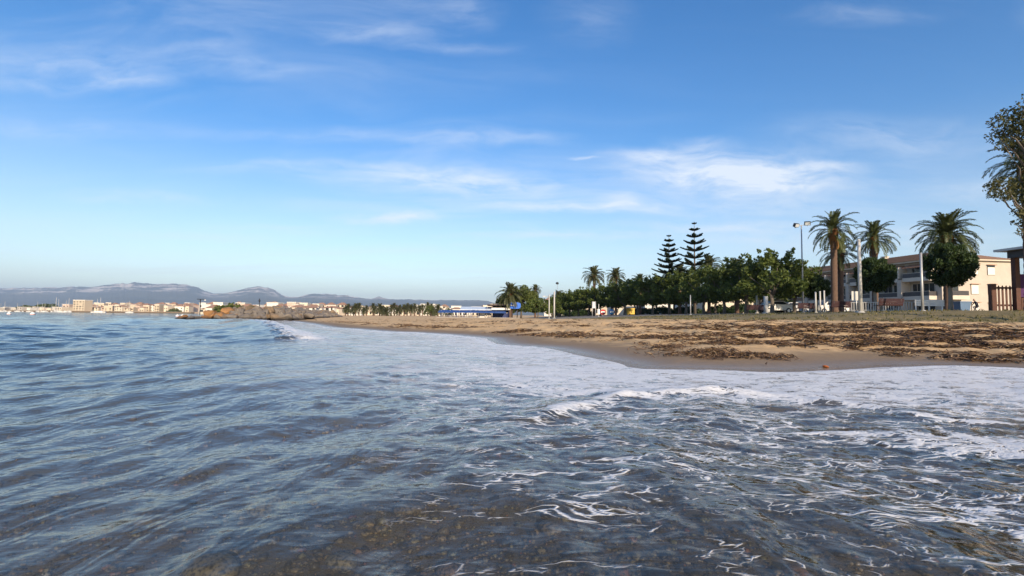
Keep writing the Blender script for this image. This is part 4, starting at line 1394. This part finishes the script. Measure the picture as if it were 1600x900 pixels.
MB().box(ku(768), ku(797), -.6, -.55, kv(483.6), kv(480.4)).build('fascia', M['bar_white'], kb)
MB().box(ku(761), ku(802), .2, 6.6, kv(477), kv(475.2)).build('roof', M['bar_dark'], kb)
MB().box(ku(765), ku(797), 2.0, 6.0, kv(475.18), kv(473.6)).build('roof_box', M['concrete'], kb)
MB().box(ku(768), ku(801), 5.9, 6.4, .1, kv(477.1)).build('back_wall', M['bar_dark'], kb)
MB().box(ku(795), ku(801), 1.0, 5.88, .1, kv(477.1)).build('side_wall', M['bar_dark'], kb)
MB().box(ku(769), ku(795), .6, 1.3, .1, 1.15).build('counter', M['navy'], kb)
MB().box(ku(768.5), ku(795.5), .5, 1.4, 1.152, 1.22).build('counter_top', M['bar_white'], kb)
cab = MB().box(ku(748), ku(757.5), -.6, .5, .1, kv(486)).build('cabinet', M['bar_white'], kb)
for k in range(3):
    MB().box(ku(748.4 + k * 3.1), ku(751 + k * 3.1), -.64, -.602, .2, kv(486.6)).build('door', M['bar_white'], cab)
MB().box(ku(759.5), ku(761), -.6, -.3, .1, kv(485.5)).build('pillar', M['bar_white'], kb)
for u in (690, 704, 719, 735, 747, 764, 768, 782, 795):
    MB().tube([(ku(u), -.7, .1), (ku(u), -.7, kv(485.2))], .06, 8).build('post', M['navy'] if u > 740 else M['bar_white'], kb)
sg = MB()
ps = []
for k in range(24):
    th_ = 2 * math.pi * k / 24
    c, s = math.cos(th_), math.sin(th_)
    ps.append((ku(804) + 1.34 * abs(c) ** .5 * (1 if c > 0 else -1), kv(476.6) + .72 * abs(s) ** .5 * (1 if s > 0 else -1)))
n_ = len(ps)
sg.add([(a, -.6, b_) for a, b_ in ps] + [(a, .5, b_) for a, b_ in ps], [tuple(range(n_)), tuple(range(2 * n_ - 1, n_ - 1, -1))] + [(i, n_ + i, n_ + (i + 1) % n_, (i + 1) % n_) for i in range(n_)])
sgo = sg.build('sign', M['sign_blue'], kb)
for k, wl in enumerate((.16, .22, .14, .2, .17)):   # unreadable white strokes
    MB().box(ku(797.2) + k * .23, ku(797.2) + k * .23 + wl * .85, -.63, -.602, kv(477.4), kv(475.4) - (.06 if k % 2 else 0)).build('lettering', M['white_paint'], sgo)
MB().tube([(ku(804), 0, kv(472)), (ku(804), 0, kv(469.5))], .04, 6).build('spike', M['grey_metal'], sgo)
for uu in (800.5, 808):
    MB().tube([(ku(uu), 0, .1), (ku(uu), 0, kv(480))], .09, 8).build('post', M['bar_dark'], kb)
# chairs and tables on the terrace
chair_parts = [('seat', MB().box(-.24, .24, -.24, .24, .42, .47).mesh('seat', M['navy'])), ('backrest', MB().box(-.24, .24, .20, .25, .50, .95).mesh('backrest', M['navy']))]
leg_c = MB().box(-.02, .02, -.02, .02, 0, .42).mesh('leg', M['navy'])
tt_ = MB().lathe([(0.0, .70), (.40, .70), (.40, .74), (0, .74)], 12).mesh('table_top', M['white_paint'])
tl_ = MB().tube([(0, 0, 0), (0, 0, .70)], .04, 6).mesh('leg', M['white_paint'])
rg = random.Random(8)
for i in range(9):
    bx, by = ku(696 + i * 5.9), -1.6 + (i % 2) * 1.7
    t_ = empty('terrace_table', (kx + bx, KD + by, kb.location.z + .10))
    link('table_top', tt_, t_)
    link('leg', tl_, t_)
    tag(t_, 'small white table under the blue awning of the beach bar', 'table', 'tables on the bar terrace')
    for sx in (-1, 1):
        c_ = empty('terrace_chair', (kx + bx + sx * .72, KD + by + rg.uniform(-.1, .1), kb.location.z + .10), -sx * math.pi / 2 + rg.uniform(-.3, .3))
        for nm, me_ in chair_parts: link(nm, me_, c_)
        for lx in (-.2, .2):
            for ly in (-.2, .2): link('leg', leg_c, c_, (lx, ly, 0))
        tag(c_, 'navy blue chair at a white table of the beach bar terrace', 'chair', 'chairs on the bar terrace')

# ================================================================== MASTS, POSTS, SIGNS, FURNITURE
def ground_pt(u, d):
    x = xat(u, d)
    return x, gz(x, d)
def post(name, u, d, tv, r0, r1, mat_, label, cat, group=None):
    x, g_ = ground_pt(u, d)
    h = at(u, tv, d).z - g_
    o = empty(name, (x, d, g_))
    MB().tube([(0, 0, -.2), (0, 0, h)], [r0, r1], 10).build('pole', M[mat_], o)
    MB().lathe([(r0 * 2.0, -.1), (r0 * 2.0, .05), (r0 * 1.1, .08)], 10).build('base', M[mat_], o)
    tag(o, label, cat, group)
    return o, h
o, h = post('floodlight_mast', 1255, 56, 352, .10, .06, 'grey_metal', 'tall slim mast carrying two floodlights', 'light mast')
MB().tube([(-.75, 0, h - .12), (.75, 0, h + .10)], .035, 6).build('crossbar', M['grey_metal'], o)
for sx, dz_ in ((-1, -.02), (1, .2)):
    f_o = MB().box(-.30, .30, -.14, .14, -.2, .2).build('floodlight', M['black_metal'], o, (sx * .62, -.1, h + dz_), (R(25), 0, sx * -.35))
    MB().box(-.25, .25, -.165, -.142, -.16, .16).build('lens', M['lamp_glass'], f_o)
    MB().box(-.03, .03, -.1, .1, -.3, -.2).build('bracket', M['grey_metal'], f_o)
o, h = post('white_mast', 1345, 38, 376, .14, .11, 'pale_pole', 'thick plain white mast in front of the palms', 'mast')
MB().lathe([(.13, h), (.13, h + .06), (.02, h + .10)], 10).build('cap', M['white_paint'], o)
o, h = post('street_pole', 1442, 37, 395, .09, .075, 'grey_metal', 'plain grey pole left of the big round clipped tree', 'pole')
o, h = post('street_pole', 1079, 62, 461, .07, .06, 'grey_metal', 'thin grey pole beside a forked trunk in the tree row', 'pole')
o, h = post('concrete_post', 1197, 55, 463, .22, .22, 'pale_pole', 'stout pale post right beside a brown tree trunk', 'post')
o, h = post('concrete_post', 1183, 60, 461, .12, .10, 'pale_pole', 'slimmer pale post left of the stout pale post', 'post')
o, h = post('lamp_post', 866, 100, 455.5, .17, .13, 'pale_pole', 'tallest pale post at the end of the tree row', 'post')
o, h = post('lamp_post', 858, 100, 460, .13, .09, 'pale_pole', 'pale lamp post with a short arm next to the tallest pale post', 'lamp post')
MB().tube([(0, 0, h - .5), (-.9, 0, h - .35)], .04, 6).build('arm', M['pale_pole'], o)
MB().box(-1.25, -.75, -.14, .14, h - .42, h - .32).build('lamp_head', M['white_paint'], o)
o, h = post('lamp_post', 870.5, 150, 444, .07, .05, 'grey_metal', 'thin light mast rising from the trees with a dark lamp on top', 'lamp post')
MB().lathe([(.04, h - .1), (.42, h), (.45, h + .35), (.2, h + .6), (0, h + .62)], 10).build('lamp_head', M['black_metal'], o)
for u, tv, lab in ((1275, 456, 'left one of the slim white posts under the small clipped tree'), (1282, 455, 'middle one of the slim white posts under the small clipped tree'), (1288.5, 454, 'right one of the slim white posts under the small clipped tree')):
    post('white_post', u, 47, tv, .07, .07, 'pale_pole', lab, 'post', 'slim white posts')
o, h = post('sign_post', 1338.5, 42, 459, .05, .05, 'grey_metal', 'square pale notice board on a post left of the white mast', 'sign')
MB().box(-.42, .42, -.08, -.045, h - .55, h + .2).build('board', M['pale_pole'], o)
# promenade notice boards
o = empty('notice_board', (xat(928, 95), 95, ground_pt(928, 95)[1]))
h = at(928, 471, 95).z - o.location.z
for sx in (-.3, .3):
    MB().tube([(sx, 0, -.2), (sx, 0, h)], .07, 8).build('post', M['grey_metal'], o)
MB().box(-.23, .23, -.03, .03, h * .55, h - .05).build('panel', M['grey_metal'], o)
tag(o, 'tall grey notice board between two posts before the trees', 'notice board')
o, h = post('sign_post', 935.5, 88, 475, .06, .06, 'pale_pole', 'white rectangular sign on a pale post beside the notice board', 'sign')
MB().box(-.20, .20, -.09, -.062, h * .18, h * .58).build('board', M['white_paint'], o)
for (u, mt_, lab) in ((942, 'red', 'round red and white sign on a short post'), (956, 'sky_blue', 'round blue and white sign on a short post')):
    x, g_ = ground_pt(u, 100)
    o = empty('round_sign', (x, 100, g_))
    zc_ = at(u, 490, 100).z - g_
    zc_ = max(zc_, .72)
    MB().tube([(0, 0, -.1), (0, 0, zc_ - .5)], .06, 8).build('post', M['grey_metal'], o)
    dsc = MB().lathe([(0, -.04), (.55, -.04), (.55, .04), (0, .04)], 24).build('disc', M[mt_], o, (0, 0, zc_), (R(90), 0, 0))
    MB().box(-.36, .36, -.075, -.042, -.13, .2).build('panel', M['white_paint'], o, (0, 0, zc_))
    tag(o, lab, 'sign')
x, g_ = ground_pt(985, 104)
o = empty('container', (x, 104, g_))
MB().poly_prism([(-.75, -.5), (.75, -.5), (.75, .5), (-.75, .5)], .15, 1.25).build('body', M['yellow'], o)
MB().box(-.8, .8, -.55, .55, 1.252, 1.4).build('lid', M['yellow'], o)
for sx in (-.6, .6): MB().tube([(sx, -.45, .1), (sx, .45, .1)], .12, 10).build('wheel', M['tyre'], o)
tag(o, 'yellow waste container under the promenade trees', 'container')
x, g_ = ground_pt(1503, 52)
o = empty('container', (x, 52, g_))
MB().add([(-.42, -.4, .15), (.42, -.4, .15), (.42, .4, .15), (-.42, .4, .15), (-.55, -.5, 1.15), (.55, -.5, 1.15), (.55, .5, 1.15), (-.55, .5, 1.15)], [(3, 2, 1, 0), (4, 5, 6, 7), (0, 1, 5, 4), (1, 2, 6, 5), (2, 3, 7, 6), (3, 0, 4, 7)]).build('body', M['bin_blue'], o)
MB().box(-.6, .6, -.55, .55, 1.152, 1.27).build('lid', M['bin_blue'], o)
for sx in (-.35, .35): MB().tube([(sx - .04, -.3, .1), (sx + .04, -.3, .1)], .1, 10).build('wheel', M['tyre'], o)
tag(o, 'blue grey waste bin right of the big clipped tree', 'container')

# benches: burgundy slats, seen from behind
slat_me = MB().box(-.95, .95, -.02, .02, -.055, .055).mesh('slat', M['burgundy'])
def bench(u, d, label, scale=1.0):
    x, g_ = ground_pt(u, d)
    o = empty('park_bench', (x, d, g_), R(4), scale)
    for k in range(4): link('slat', slat_me, o, (0, -.28 - .03 * k, .52 + .125 * k), (R(12), 0, 0))
    for k in range(4): link('slat', slat_me, o, (0, -.18 + .125 * k, .44), (R(90), 0, 0))
    for sx in (-.75, .75):
        MB().tube([(sx, -.2, -.05), (sx, -.24, .44), (sx, -.40, 1.0)], .03, 6).build('leg', M['black_metal'], o)
        MB().tube([(sx, .22, -.05), (sx, .20, .42)], .03, 6).build('leg', M['black_metal'], o)
        MB().tube([(sx, -.24, .41), (sx, .22, .41)], .025, 6).build('arm_bar', M['black_metal'], o)
    tag(o, label, 'bench', 'burgundy benches')
bench(1388, 40, 'burgundy slatted bench before the grey railing', 1.05)
bench(1312, 46, 'burgundy slatted bench at the foot of the tallest palm', 1.0)
bench(1258, 48, 'burgundy slatted bench at the foot of the floodlight mast', .95)
bench(1178, 54, 'burgundy slatted bench under the promenade trees', .95)

# grey railing of upright bars
rl0, rl1 = Vector((xat(1330, 44), 44)), Vector((xat(1432, 41), 41))
o = empty('railing', (rl0.x, rl0.y, gz(*rl0)), math.atan2(rl1.y - rl0.y, rl1.x - rl0.x))
ll = (rl1 - rl0).length
MB().box(0, ll, -.025, .025, .78, .84).build('top_rail', M['pale_pole'], o)
MB().box(0, ll, -.025, .025, .12, .17).build('bottom_rail', M['pale_pole'], o)
bar_me = MB().box(-.03, .03, -.015, .015, -.1, .78).mesh('bar', M['pale_pole'])
for k in range(int(ll / .17)):
    link('bar', bar_me, o, (.05 + k * .17, 0, 0))
tag(o, 'pale grey railing of upright bars below the apartment house', 'railing')
# white boarded panel on legs
x, g_ = ground_pt(1453, 39.5)
o = empty('white_barrier', (x, 39.5, g_), R(-2))
for k in range(3):
    MB().box(-1.1, 1.1, -.02, .02, .42 + k * .165, .565 + k * .165).build('board', M['white_paint'], o)
for sx in (-1.0, 0, 1.0): MB().box(sx - .04, sx + .04, .022, .09, -.1, .9).build('leg', M['white_paint'], o)
tag(o, 'low white boarded barrier standing on legs behind the grey pole', 'barrier')

# fence of dark pickets and the flat roofed pavilion at the right edge
FD = 36.0
fx0, fx1 = xat(1551, FD), xat(1640, FD)
o = empty('picket_fence', (fx0, FD, gz(fx0, FD) - .02), R(-4))
fl_ = fx1 - fx0
MB().box(-.14, .22, -.13, .13, -.1, 1.95).build('post', M['wood_brown'], o)
MB().box(1.85, 2.15, -.13, .13, -.1, 1.95).build('post', M['wood_brown'], o)
for z0 in (.38, 1.6):
    MB().box(.222, 1.848, -.04, .04, z0, z0 + .13).build('rail', M['wood_brown'], o)
    MB().box(2.152, fl_, -.04, .04, z0, z0 + .13).build('rail', M['wood_brown'], o)
pk = MB().add([(-.06, -.02, 0), (.06, -.02, 0), (.06, .02, 0), (-.06, .02, 0), (-.06, -.02, 1.72), (.06, -.02, 1.72), (.06, .02, 1.72), (-.06, .02, 1.72), (0, -.02, 1.84), (0, .02, 1.84)],
              [(3, 2, 1, 0), (0, 1, 5, 8, 4), (2, 3, 7, 9, 6), (1, 2, 6, 5), (3, 0, 4, 7), (5, 6, 9, 8), (7, 4, 8, 9)]).mesh('picket', M['wood_brown'])
xx = .42
while xx < fl_:
    if not (1.7 < xx < 2.3): link('picket', pk, o, (xx, -.062, 0))
    xx += .25
tag(o, 'dark brown picket fence under the tall pine', 'fence')
PD = 36.5
x, g_ = ground_pt(1556, PD)
o = empty('pavilion', (x, PD, g_))
zt = at(1556, 393, PD).z - g_
MB().box(0, 6.0, -7.0, 0, zt - .06, zt + .10).build('roof', M['grey_metal'], o)
MB().box(.5, 6.0, -6.5, -.5, zt - .55, zt - .062).build('roof_beam', M['black_metal'], o)
for (px_, py_) in ((.75, -.8), (.75, -6.0), (5, -.8), (5, -6)):
    MB().box(px_ - .16, px_ + .16, py_ - .16, py_ + .16, -.1, zt - .552).build('post', M['wood_brown'], o)
MB().box(.95, 2.0, -.9, -.86, 1.0, 2.6).build('banner', M['purple'], o)
tag(o, 'flat roofed dark pavilion beside the picket fence, purple banner on its post', 'pavilion')

# vehicles beyond the lawn
def car(u, d, rz, mt_, label):
    x, g_ = ground_pt(u, d)
    o = empty('parked_car', (x, d, g_), rz)
    prof = [(-2.05, .35), (-2.08, .75), (-1.95, .92), (-1.35, 1.0), (-.75, 1.42), (.75, 1.45), (1.5, 1.05), (1.95, .95), (2.05, .7), (2.03, .35)]
    mb = MB()
    n_ = len(prof)
    lay_ = [(-.80, 1.0), (-.74, 1.0), (.74, 1.0), (.80, 1.0)]
    vs2 = []
    for yy in (-.82, .82):
        for (a, z) in prof:
            tuck = 0.14 * max(0, (z - .95) / .5)
            vs2.append((a, yy * (1 - tuck), z))
    mb.add(vs2, [tuple(range(n_)), tuple(range(2 * n_ - 1, n_ - 1, -1))] + [(i, n_ + i, n_ + (i + 1) % n_, (i + 1) % n_) for i in range(n_)])
    mb.build('body', M[mt_], o)
    for sy in (-1, 1):
        MB().add([(-.95, sy * .80, 1.03), (1.25, sy * .80, 1.06), (.68, sy * .745, 1.38), (-.68, sy * .745, 1.36)], [(0, 1, 2, 3) if sy < 0 else (3, 2, 1, 0)]).build('side_window', M['dark_glass'], o)
        for wx_ in (-1.3, 1.3):
            wh_ = MB().tube([(wx_, sy * .62, .32), (wx_, sy * .86, .32)], .32, 16).build('wheel', M['tyre'], o)
            MB().tube([(wx_, sy * .861, .32), (wx_, sy * .875, .32)], .19, 12).build('rim', M['grey_metal'], wh_)
    MB().add([(-1.3, -.66, 1.05), (-1.3, .66, 1.05), (-.80, .62, 1.41), (-.80, -.62, 1.41)], [(0, 3, 2, 1)]).build('windscreen', M['dark_glass'], o)
    for sy in (-.6, .6): MB().box(-2.10, -2.06, sy - .14, sy + .14, .66, .8).build('headlight', M['lamp_glass'], o)
    tag(o, label, 'car', 'cars parked behind the lawn')
car(1210, 62, R(8), 'white_paint', 'white car parked right of the stout pale post')
car(1237, 66, R(5), 'grey_metal', 'silver grey car parked near the floodlight mast')
car(1296, 62, R(6), 'bar_white', 'off white car parked behind the slim white posts')

# person riding a bicycle in front of the end wall
x, g_ = ground_pt(1526, 58)
bk = empty('bicycle', (x, 58, g_), R(170))
def ring(c, r_, rt):
    pts = [(c[0] + r_ * math.cos(a * math.pi / 12), 0, c[2] + r_ * math.sin(a * math.pi / 12)) for a in range(25)]
    return MB().tube(pts, rt, 6, cap=False)
for wx_ in (-.52, .52):
    wh_ = ring((wx_, 0, .34), .32, .022).build('wheel', M['tyre'], bk)
    sp = MB()
    for k in range(8):
        a = k * math.pi / 4
        sp.tube([(wx_, 0, .34), (wx_ + .31 * math.cos(a), 0, .34 + .31 * math.sin(a))], .004, 4)
    sp.build('spokes', M['grey_metal'], wh_)
MB().tube([(-.52, 0, .34), (-.15, 0, .85), (.36, 0, .82), (-.02, 0, .30), (-.52, 0, .34)], .02, 6).tube([(-.02, 0, .30), (-.15, 0, .88)], .02, 6).tube([(.36, 0, .95), (.38, 0, .8), (.52, 0, .34)], .018, 6).build('frame', M['white_paint'], bk)
MB().tube([(.30, -.26, 1.02), (.36, -.1, .98), (.36, .1, .98), (.30, .26, 1.02)], .015, 6).build('handlebar', M['black_metal'], bk)
MB().box(-.30, -.04, -.08, .08, .88, .93).build('saddle', M['black_metal'], bk)
tag(bk, 'white framed bicycle ridden past the sunlit end wall', 'bicycle')
def skin_body(name, joints, edges, mat_, parent_loc, rz):
    me_ = bpy.data.meshes.new(name)
    me_.from_pydata([j[0] for j in joints], edges, [])
    o_ = link(name, me_, None, parent_loc, (0, 0, rz))
    md = o_.modifiers.new('skin', 'SKIN')
    for sv, j in zip(me_.skin_vertices[0].data, joints):
        sv.radius = (j[1], j[1])
    me_.skin_vertices[0].data[0].use_root = True
    sb = o_.modifiers.new('sub', 'SUBSURF')
    sb.levels = sb.render_levels = 1
    dg = bpy.context.evaluated_depsgraph_get()
    m2 = bpy.data.meshes.new_from_object(o_.evaluated_get(dg))
    o_.modifiers.clear()
    o_.data = m2
    m2.materials.clear()
    m2.materials.append(mat_)
    for p_ in m2.polygons: p_.use_smooth = True
    return o_
J = [((-.17, 0, .98), .13), ((-.05, 0, 1.22), .14), ((.07, 0, 1.42), .15), ((.13, 0, 1.52), .055), ((.17, 0, 1.62), .085), ((.19, 0, 1.74), .09),
     ((.07, .19, 1.42), .065), ((.16, .25, 1.20), .048), ((.29, .25, 1.04), .035), ((.07, -.19, 1.42), .065), ((.16, -.25, 1.20), .048), ((.29, -.25, 1.04), .035),
     ((-.12, .11, .93), .095), ((.20, .12, .76), .07), ((.04, .12, .36), .045), ((.14, .12, .30), .04), ((-.12, -.11, .93), .095), ((.22, -.12, .90), .07), ((.10, -.12, .55), .045), ((.20, -.12, .50), .04)]
E = [(0, 1), (1, 2), (2, 3), (3, 4), (4, 5), (2, 6), (6, 7), (7, 8), (2, 9), (9, 10), (10, 11), (0, 12), (12, 13), (13, 14), (14, 15), (0, 16), (16, 17), (17, 18), (18, 19)]
pe = skin_body('person', J, E, M['cloth_dark'], (x, 58, g_), R(170))
tag(pe, 'person in dark clothes leaning forward on a white bicycle', 'person')
hd = MB().lathe([(0, -.12), (.06, -.10), (.085, -.02), (.09, .05), (.07, .11), (0, .135)], 12).build('face', M['skin'], pe, (.205, 0, 1.68))

# things lying on the sand
p = on_z(1290, 569, .08)
bv, bf = ico(2)
q = bv * np.array([.075, .05, .02]) * (1 + .5 * (fbm(bv[:, 0] * 2 + 3, bv[:, 1] * 2 + bv[:, 2], 3, 4) - .5))[:, None]
o = link('debris', np_mesh('debris', q, bf, M['orange'], None, smooth=False), None, (p.x, p.y, gz(p.x, p.y) + .02), (0, .2, .6))
tag(o, 'crumpled orange scrap lying among the dark seaweed', 'debris')

# ================================================================== FAR SHORE: buoys, boats, town
buoy_me = MB().lathe([(0, -.35), (.3, -.3), (.48, -.08), (.48, .12), (.32, .36), (.1, .5), (.08, .62), (0, .64)], 14).mesh('float', M['white_paint'])
ring_me = MB().lathe([(.485, -.02), (.52, .02), (.485, .06)], 14).mesh('band', M['red'])
for u, v, s in ((14, 490.5, 1.0), (51, 491, 1.15), (277, 494, .8), (284.5, 494, .75)):
    p = on_z(u, v + .6)
    o = empty('buoy', (p.x, p.y, .05), 0, s)
    f_ = link('float', buoy_me, o)
    link('band', ring_me, f_)
    tag(o, 'large white buoy floating off the marina' if u < 100 else 'small white buoy floating near the tip of the groyne', 'buoy', 'white buoys')
hull = MB()
sec = [(-4.6, .9, 1.0), (-2.5, 1.4, 1.05), (0, 1.55, 1.1), (2.5, 1.2, 1.2), (4.4, .35, 1.35), (5.0, .03, 1.4)]
hv = []
for (xx, bw, zz) in sec:
    hv += [(xx, -bw, zz), (xx, -bw * .6, -.25), (xx, bw * .6, -.25), (xx, bw, zz)]
hf = []
for i in range(len(sec) - 1):
    for k in range(3):
        a = i * 4 + k
        hf.append((a, a + 4, a + 5, a + 1))
    hf.append((i * 4 + 3, i * 4 + 7, i * 4 + 4, i * 4))
hf.append((0, 1, 2, 3))
hull_me = hull.add(hv, hf).mesh('hull', M['white_paint'])
cab_me = MB().poly_prism([(-1.8, -.8), (2.0, -.6), (2.4, 0), (2.0, .6), (-1.8, .8)], 1.12, 1.65).mesh('cabin', M['bar_white'])
mast_me = MB().tube([(.6, 0, 1.1), (.6, 0, 14.5)], [.22, .16], 6).tube([(.6, -1.0, 9.5), (.6, 1.0, 9.5)], .08, 5).tube([(.6, 0, 2.2), (-3.8, 0, 2.1)], .12, 6).mesh('mast', M['pale_pole'])
rg = random.Random(21)
for u, tv in ((1, 474), (7, 471), (27, 473), (35, 475), (58, 471), (65, 474), (70, 474), (80, 475), (87, 464.5), (91, 467), (95, 474), (102, 469), (107, 466), (150, 467), (151.5, 471), (157, 465), (202, 470), (45, 477), (14, 477)):
    d = rg.uniform(560, 600)
    x = xat(u, d)
    s = (at(u, tv, d).z) / 14.5
    o = empty('sailing_boat', (x, d, 0), rg.uniform(-.6, .6) + (0 if rg.random() < .5 else math.pi), max(.5, s))
    link('hull', hull_me, o)
    link('cabin', cab_me, o)
    link('mast', mast_me, o)
    tag(o, 'moored white sailing boat with bare mast in the far marina', 'sailing boat', 'sailing boats in the marina')
# harbour quay
q0, q1 = Vector((xat(-60, 635), 635)), Vector((xat(300, 605), 605))
dv = q1 - q0
o = empty('quay_wall', (q0.x, q0.y, -1), math.atan2(dv.y, dv.x))
MB().box(0, dv.length, -2, 4, 0, 2.6).build('wall', M['rock_tan'], o)
MB().box(0, dv.length, -2.3, 4.2, 2.602, 2.9).build('coping', M['concrete'], o)
tag(o, 'long low harbour quay below the far town', 'quay')

# town
unit_wall = {c_: MB().box(-.5, .5, 0, 1, 0, 1).mesh('wall', M['town_' + c_]) for c_ in TOWN_COL}
flat_roof = MB().box(-.52, .52, -.02, 1.02, 1.001, 1.05).mesh('roof', M['town_white'])
hip_roof = MB().add([(-.54, -.04, 1.001), (.54, -.04, 1.001), (.54, 1.04, 1.001), (-.54, 1.04, 1.001), (-.2, .5, 1.25), (.2, .5, 1.25)], [(0, 1, 5, 4), (1, 2, 5), (2, 3, 4, 5), (3, 0, 4), (0, 3, 2, 1)]).mesh('roof', M['terracotta'])
win_far = MB().box(-.5, .5, -.5, .5, 0, 1).mesh('window', M['dark_glass'])
def town_house(u, d, tv, wpx, col_, roof, rg):
    x, g_ = ground_pt(u, d)
    top = at(u, tv, d).z
    h = max(3.0, top - g_)
    wm = max(5, wpx * d / FPX)
    dep = rg.uniform(9, 14)
    o = empty('town_house', (x, d, g_ - .3), rg.uniform(-.25, .25))
    wl_ = link('wall', unit_wall[col_], o)
    roofh = 1.0 if roof == 'flat' else .86
    wl_.scale = (wm, dep, h * roofh)
    r_o = link('roof', flat_roof if roof == 'flat' else hip_roof, o)
    r_o.scale = (wm, dep, h * roofh)
    fl_n = max(1, int(h / 3.1))
    nx = max(2, int(wm / 4.2))
    for a in range(fl_n):
        for b2 in range(min(nx, 9)):
            if rg.random() < .12: continue
            w_o = link('window', win_far, o, ((b2 + .5) / min(nx, 9) * wm - wm / 2 + rg.uniform(-.2, .2), -.02, .9 + a * 3.05))
            w_o.scale = (rg.choice((1.1, 1.4, 2.2)), .12, rg.choice((1.3, 1.5, 2.0)) if a else 1.6)
    nm = {'white': 'white', 'cream': 'cream', 'sand': 'sand coloured', 'pink': 'pinkish', 'grey': 'greyish'}[col_]
    where = 'of the far town beyond the bay' if u < 300 else ('behind the rock groyne' if u < 520 else 'behind the palms of the far seafront')
    tag(o, '%s house with %s roof %s' % (nm, 'flat' if roof == 'flat' else 'tiled', where), 'house', '%s %s roofed houses %s' % (nm, roof, where))
    return o
rg = random.Random(99)
bl_ = town_house(122, 668, 469, 21, 'sand', 'flat', rg)
tag(bl_, 'large sand coloured apartment block overlooking the marina', 'apartment block', 'town landmarks')
for k in range(34):
    u = 100 + 195 * (k + rg.uniform(-.4, .4)) / 34
    if 108 < u < 135: continue
    town_house(u, rg.uniform(655, 720), rg.uniform(475, 481), rg.uniform(6, 13), rg.choice(('white', 'cream', 'cream', 'sand', 'pink')), rg.choice(('flat', 'hip')), rg)
for k in range(26):
    u = 130 + 175 * (k + rg.uniform(-.4, .4)) / 26
    town_house(u, rg.uniform(770, 900), rg.uniform(472.5, 476), rg.uniform(6, 12), rg.choice(('white', 'cream', 'sand', 'pink')), rg.choice(('flat', 'hip', 'hip')), rg)
for k in range(12):
    u = -10 + 110 * (k + rg.uniform(-.4, .4)) / 12
    town_house(u, rg.uniform(655, 690), rg.uniform(479, 482), rg.uniform(5, 10), rg.choice(('white', 'grey', 'cream')), 'flat', rg)
for k in range(30):
    u = 318 + 208 * (k + rg.uniform(-.4, .4)) / 30
    town_house(u, rg.uniform(330, 400), rg.uniform(475, 482), rg.uniform(9, 19), rg.choice(('white', 'white', 'cream', 'cream', 'pink')), rg.choice(('flat', 'hip', 'hip')), rg)
for k in range(24):
    u = 312 + 228 * (k + rg.uniform(-.4, .4)) / 24
    town_house(u, rg.uniform(440, 540), rg.uniform(472, 477), rg.uniform(8, 16), rg.choice(('white', 'cream', 'pink')), rg.choice(('flat', 'hip', 'hip')), rg)
for k in range(26):
    u = 530 + 240 * (k + rg.uniform(-.4, .4)) / 26
    town_house(u, rg.uniform(310, 400), rg.uniform(478, 486), rg.uniform(8, 18), rg.choice(('white', 'white', 'white', 'cream')), rg.choice(('flat', 'flat', 'hip')), rg)
for k in range(18):
    u = 520 + 290 * (k + rg.uniform(-.4, .4)) / 18
    town_house(u, rg.uniform(450, 560), rg.uniform(476, 480), rg.uniform(8, 18), rg.choice(('white', 'white', 'cream')), rg.choice(('flat', 'hip')), rg)
for (u, tv, w_, lab) in ((668, 475, 22, 'long white block with stepped roof above the palm grove'), (425, 473, 18, 'white block with roof terrace behind the boulders'), (340, 473, 14, 'white gabled block behind the head of the groyne')):
    o = town_house(u, 420, tv, w_, 'white', 'flat', rg)
    tag(o, lab, 'apartment block', 'town landmarks')
# crane and aerial mast over the town
for (u, tv, jib, lab) in ((312, 468, True, 'thin tower crane above the houses behind the groyne'), (404.5, 466.5, False, 'dark slender mast above the houses behind the groyne')):
    d = 470
    x, g_ = ground_pt(u, d)
    h = at(u, tv, d).z - g_
    o = empty('tower_crane' if jib else 'radio_mast', (x, d, g_))
    MB().tube([(0, 0, -1), (0, 0, h)], .5 if jib else .4, 4).build('tower', M['black_metal'], o)
    if jib:
        MB().box(-3, 4.6, -.3, .3, h, h + .6).build('jib', M['black_metal'], o)
        MB().box(4.0, 5.0, -.4, .4, h - 1.0, h - .05).build('counterweight', M['white_paint'], o)
    else:
        MB().lathe([(.5, h - 3), (.9, h - 2.6), (.9, h - 1.6), (.5, h - 1.2)], 8).build('antenna', M['black_metal'], o)
    tag(o, lab, 'crane' if jib else 'mast')
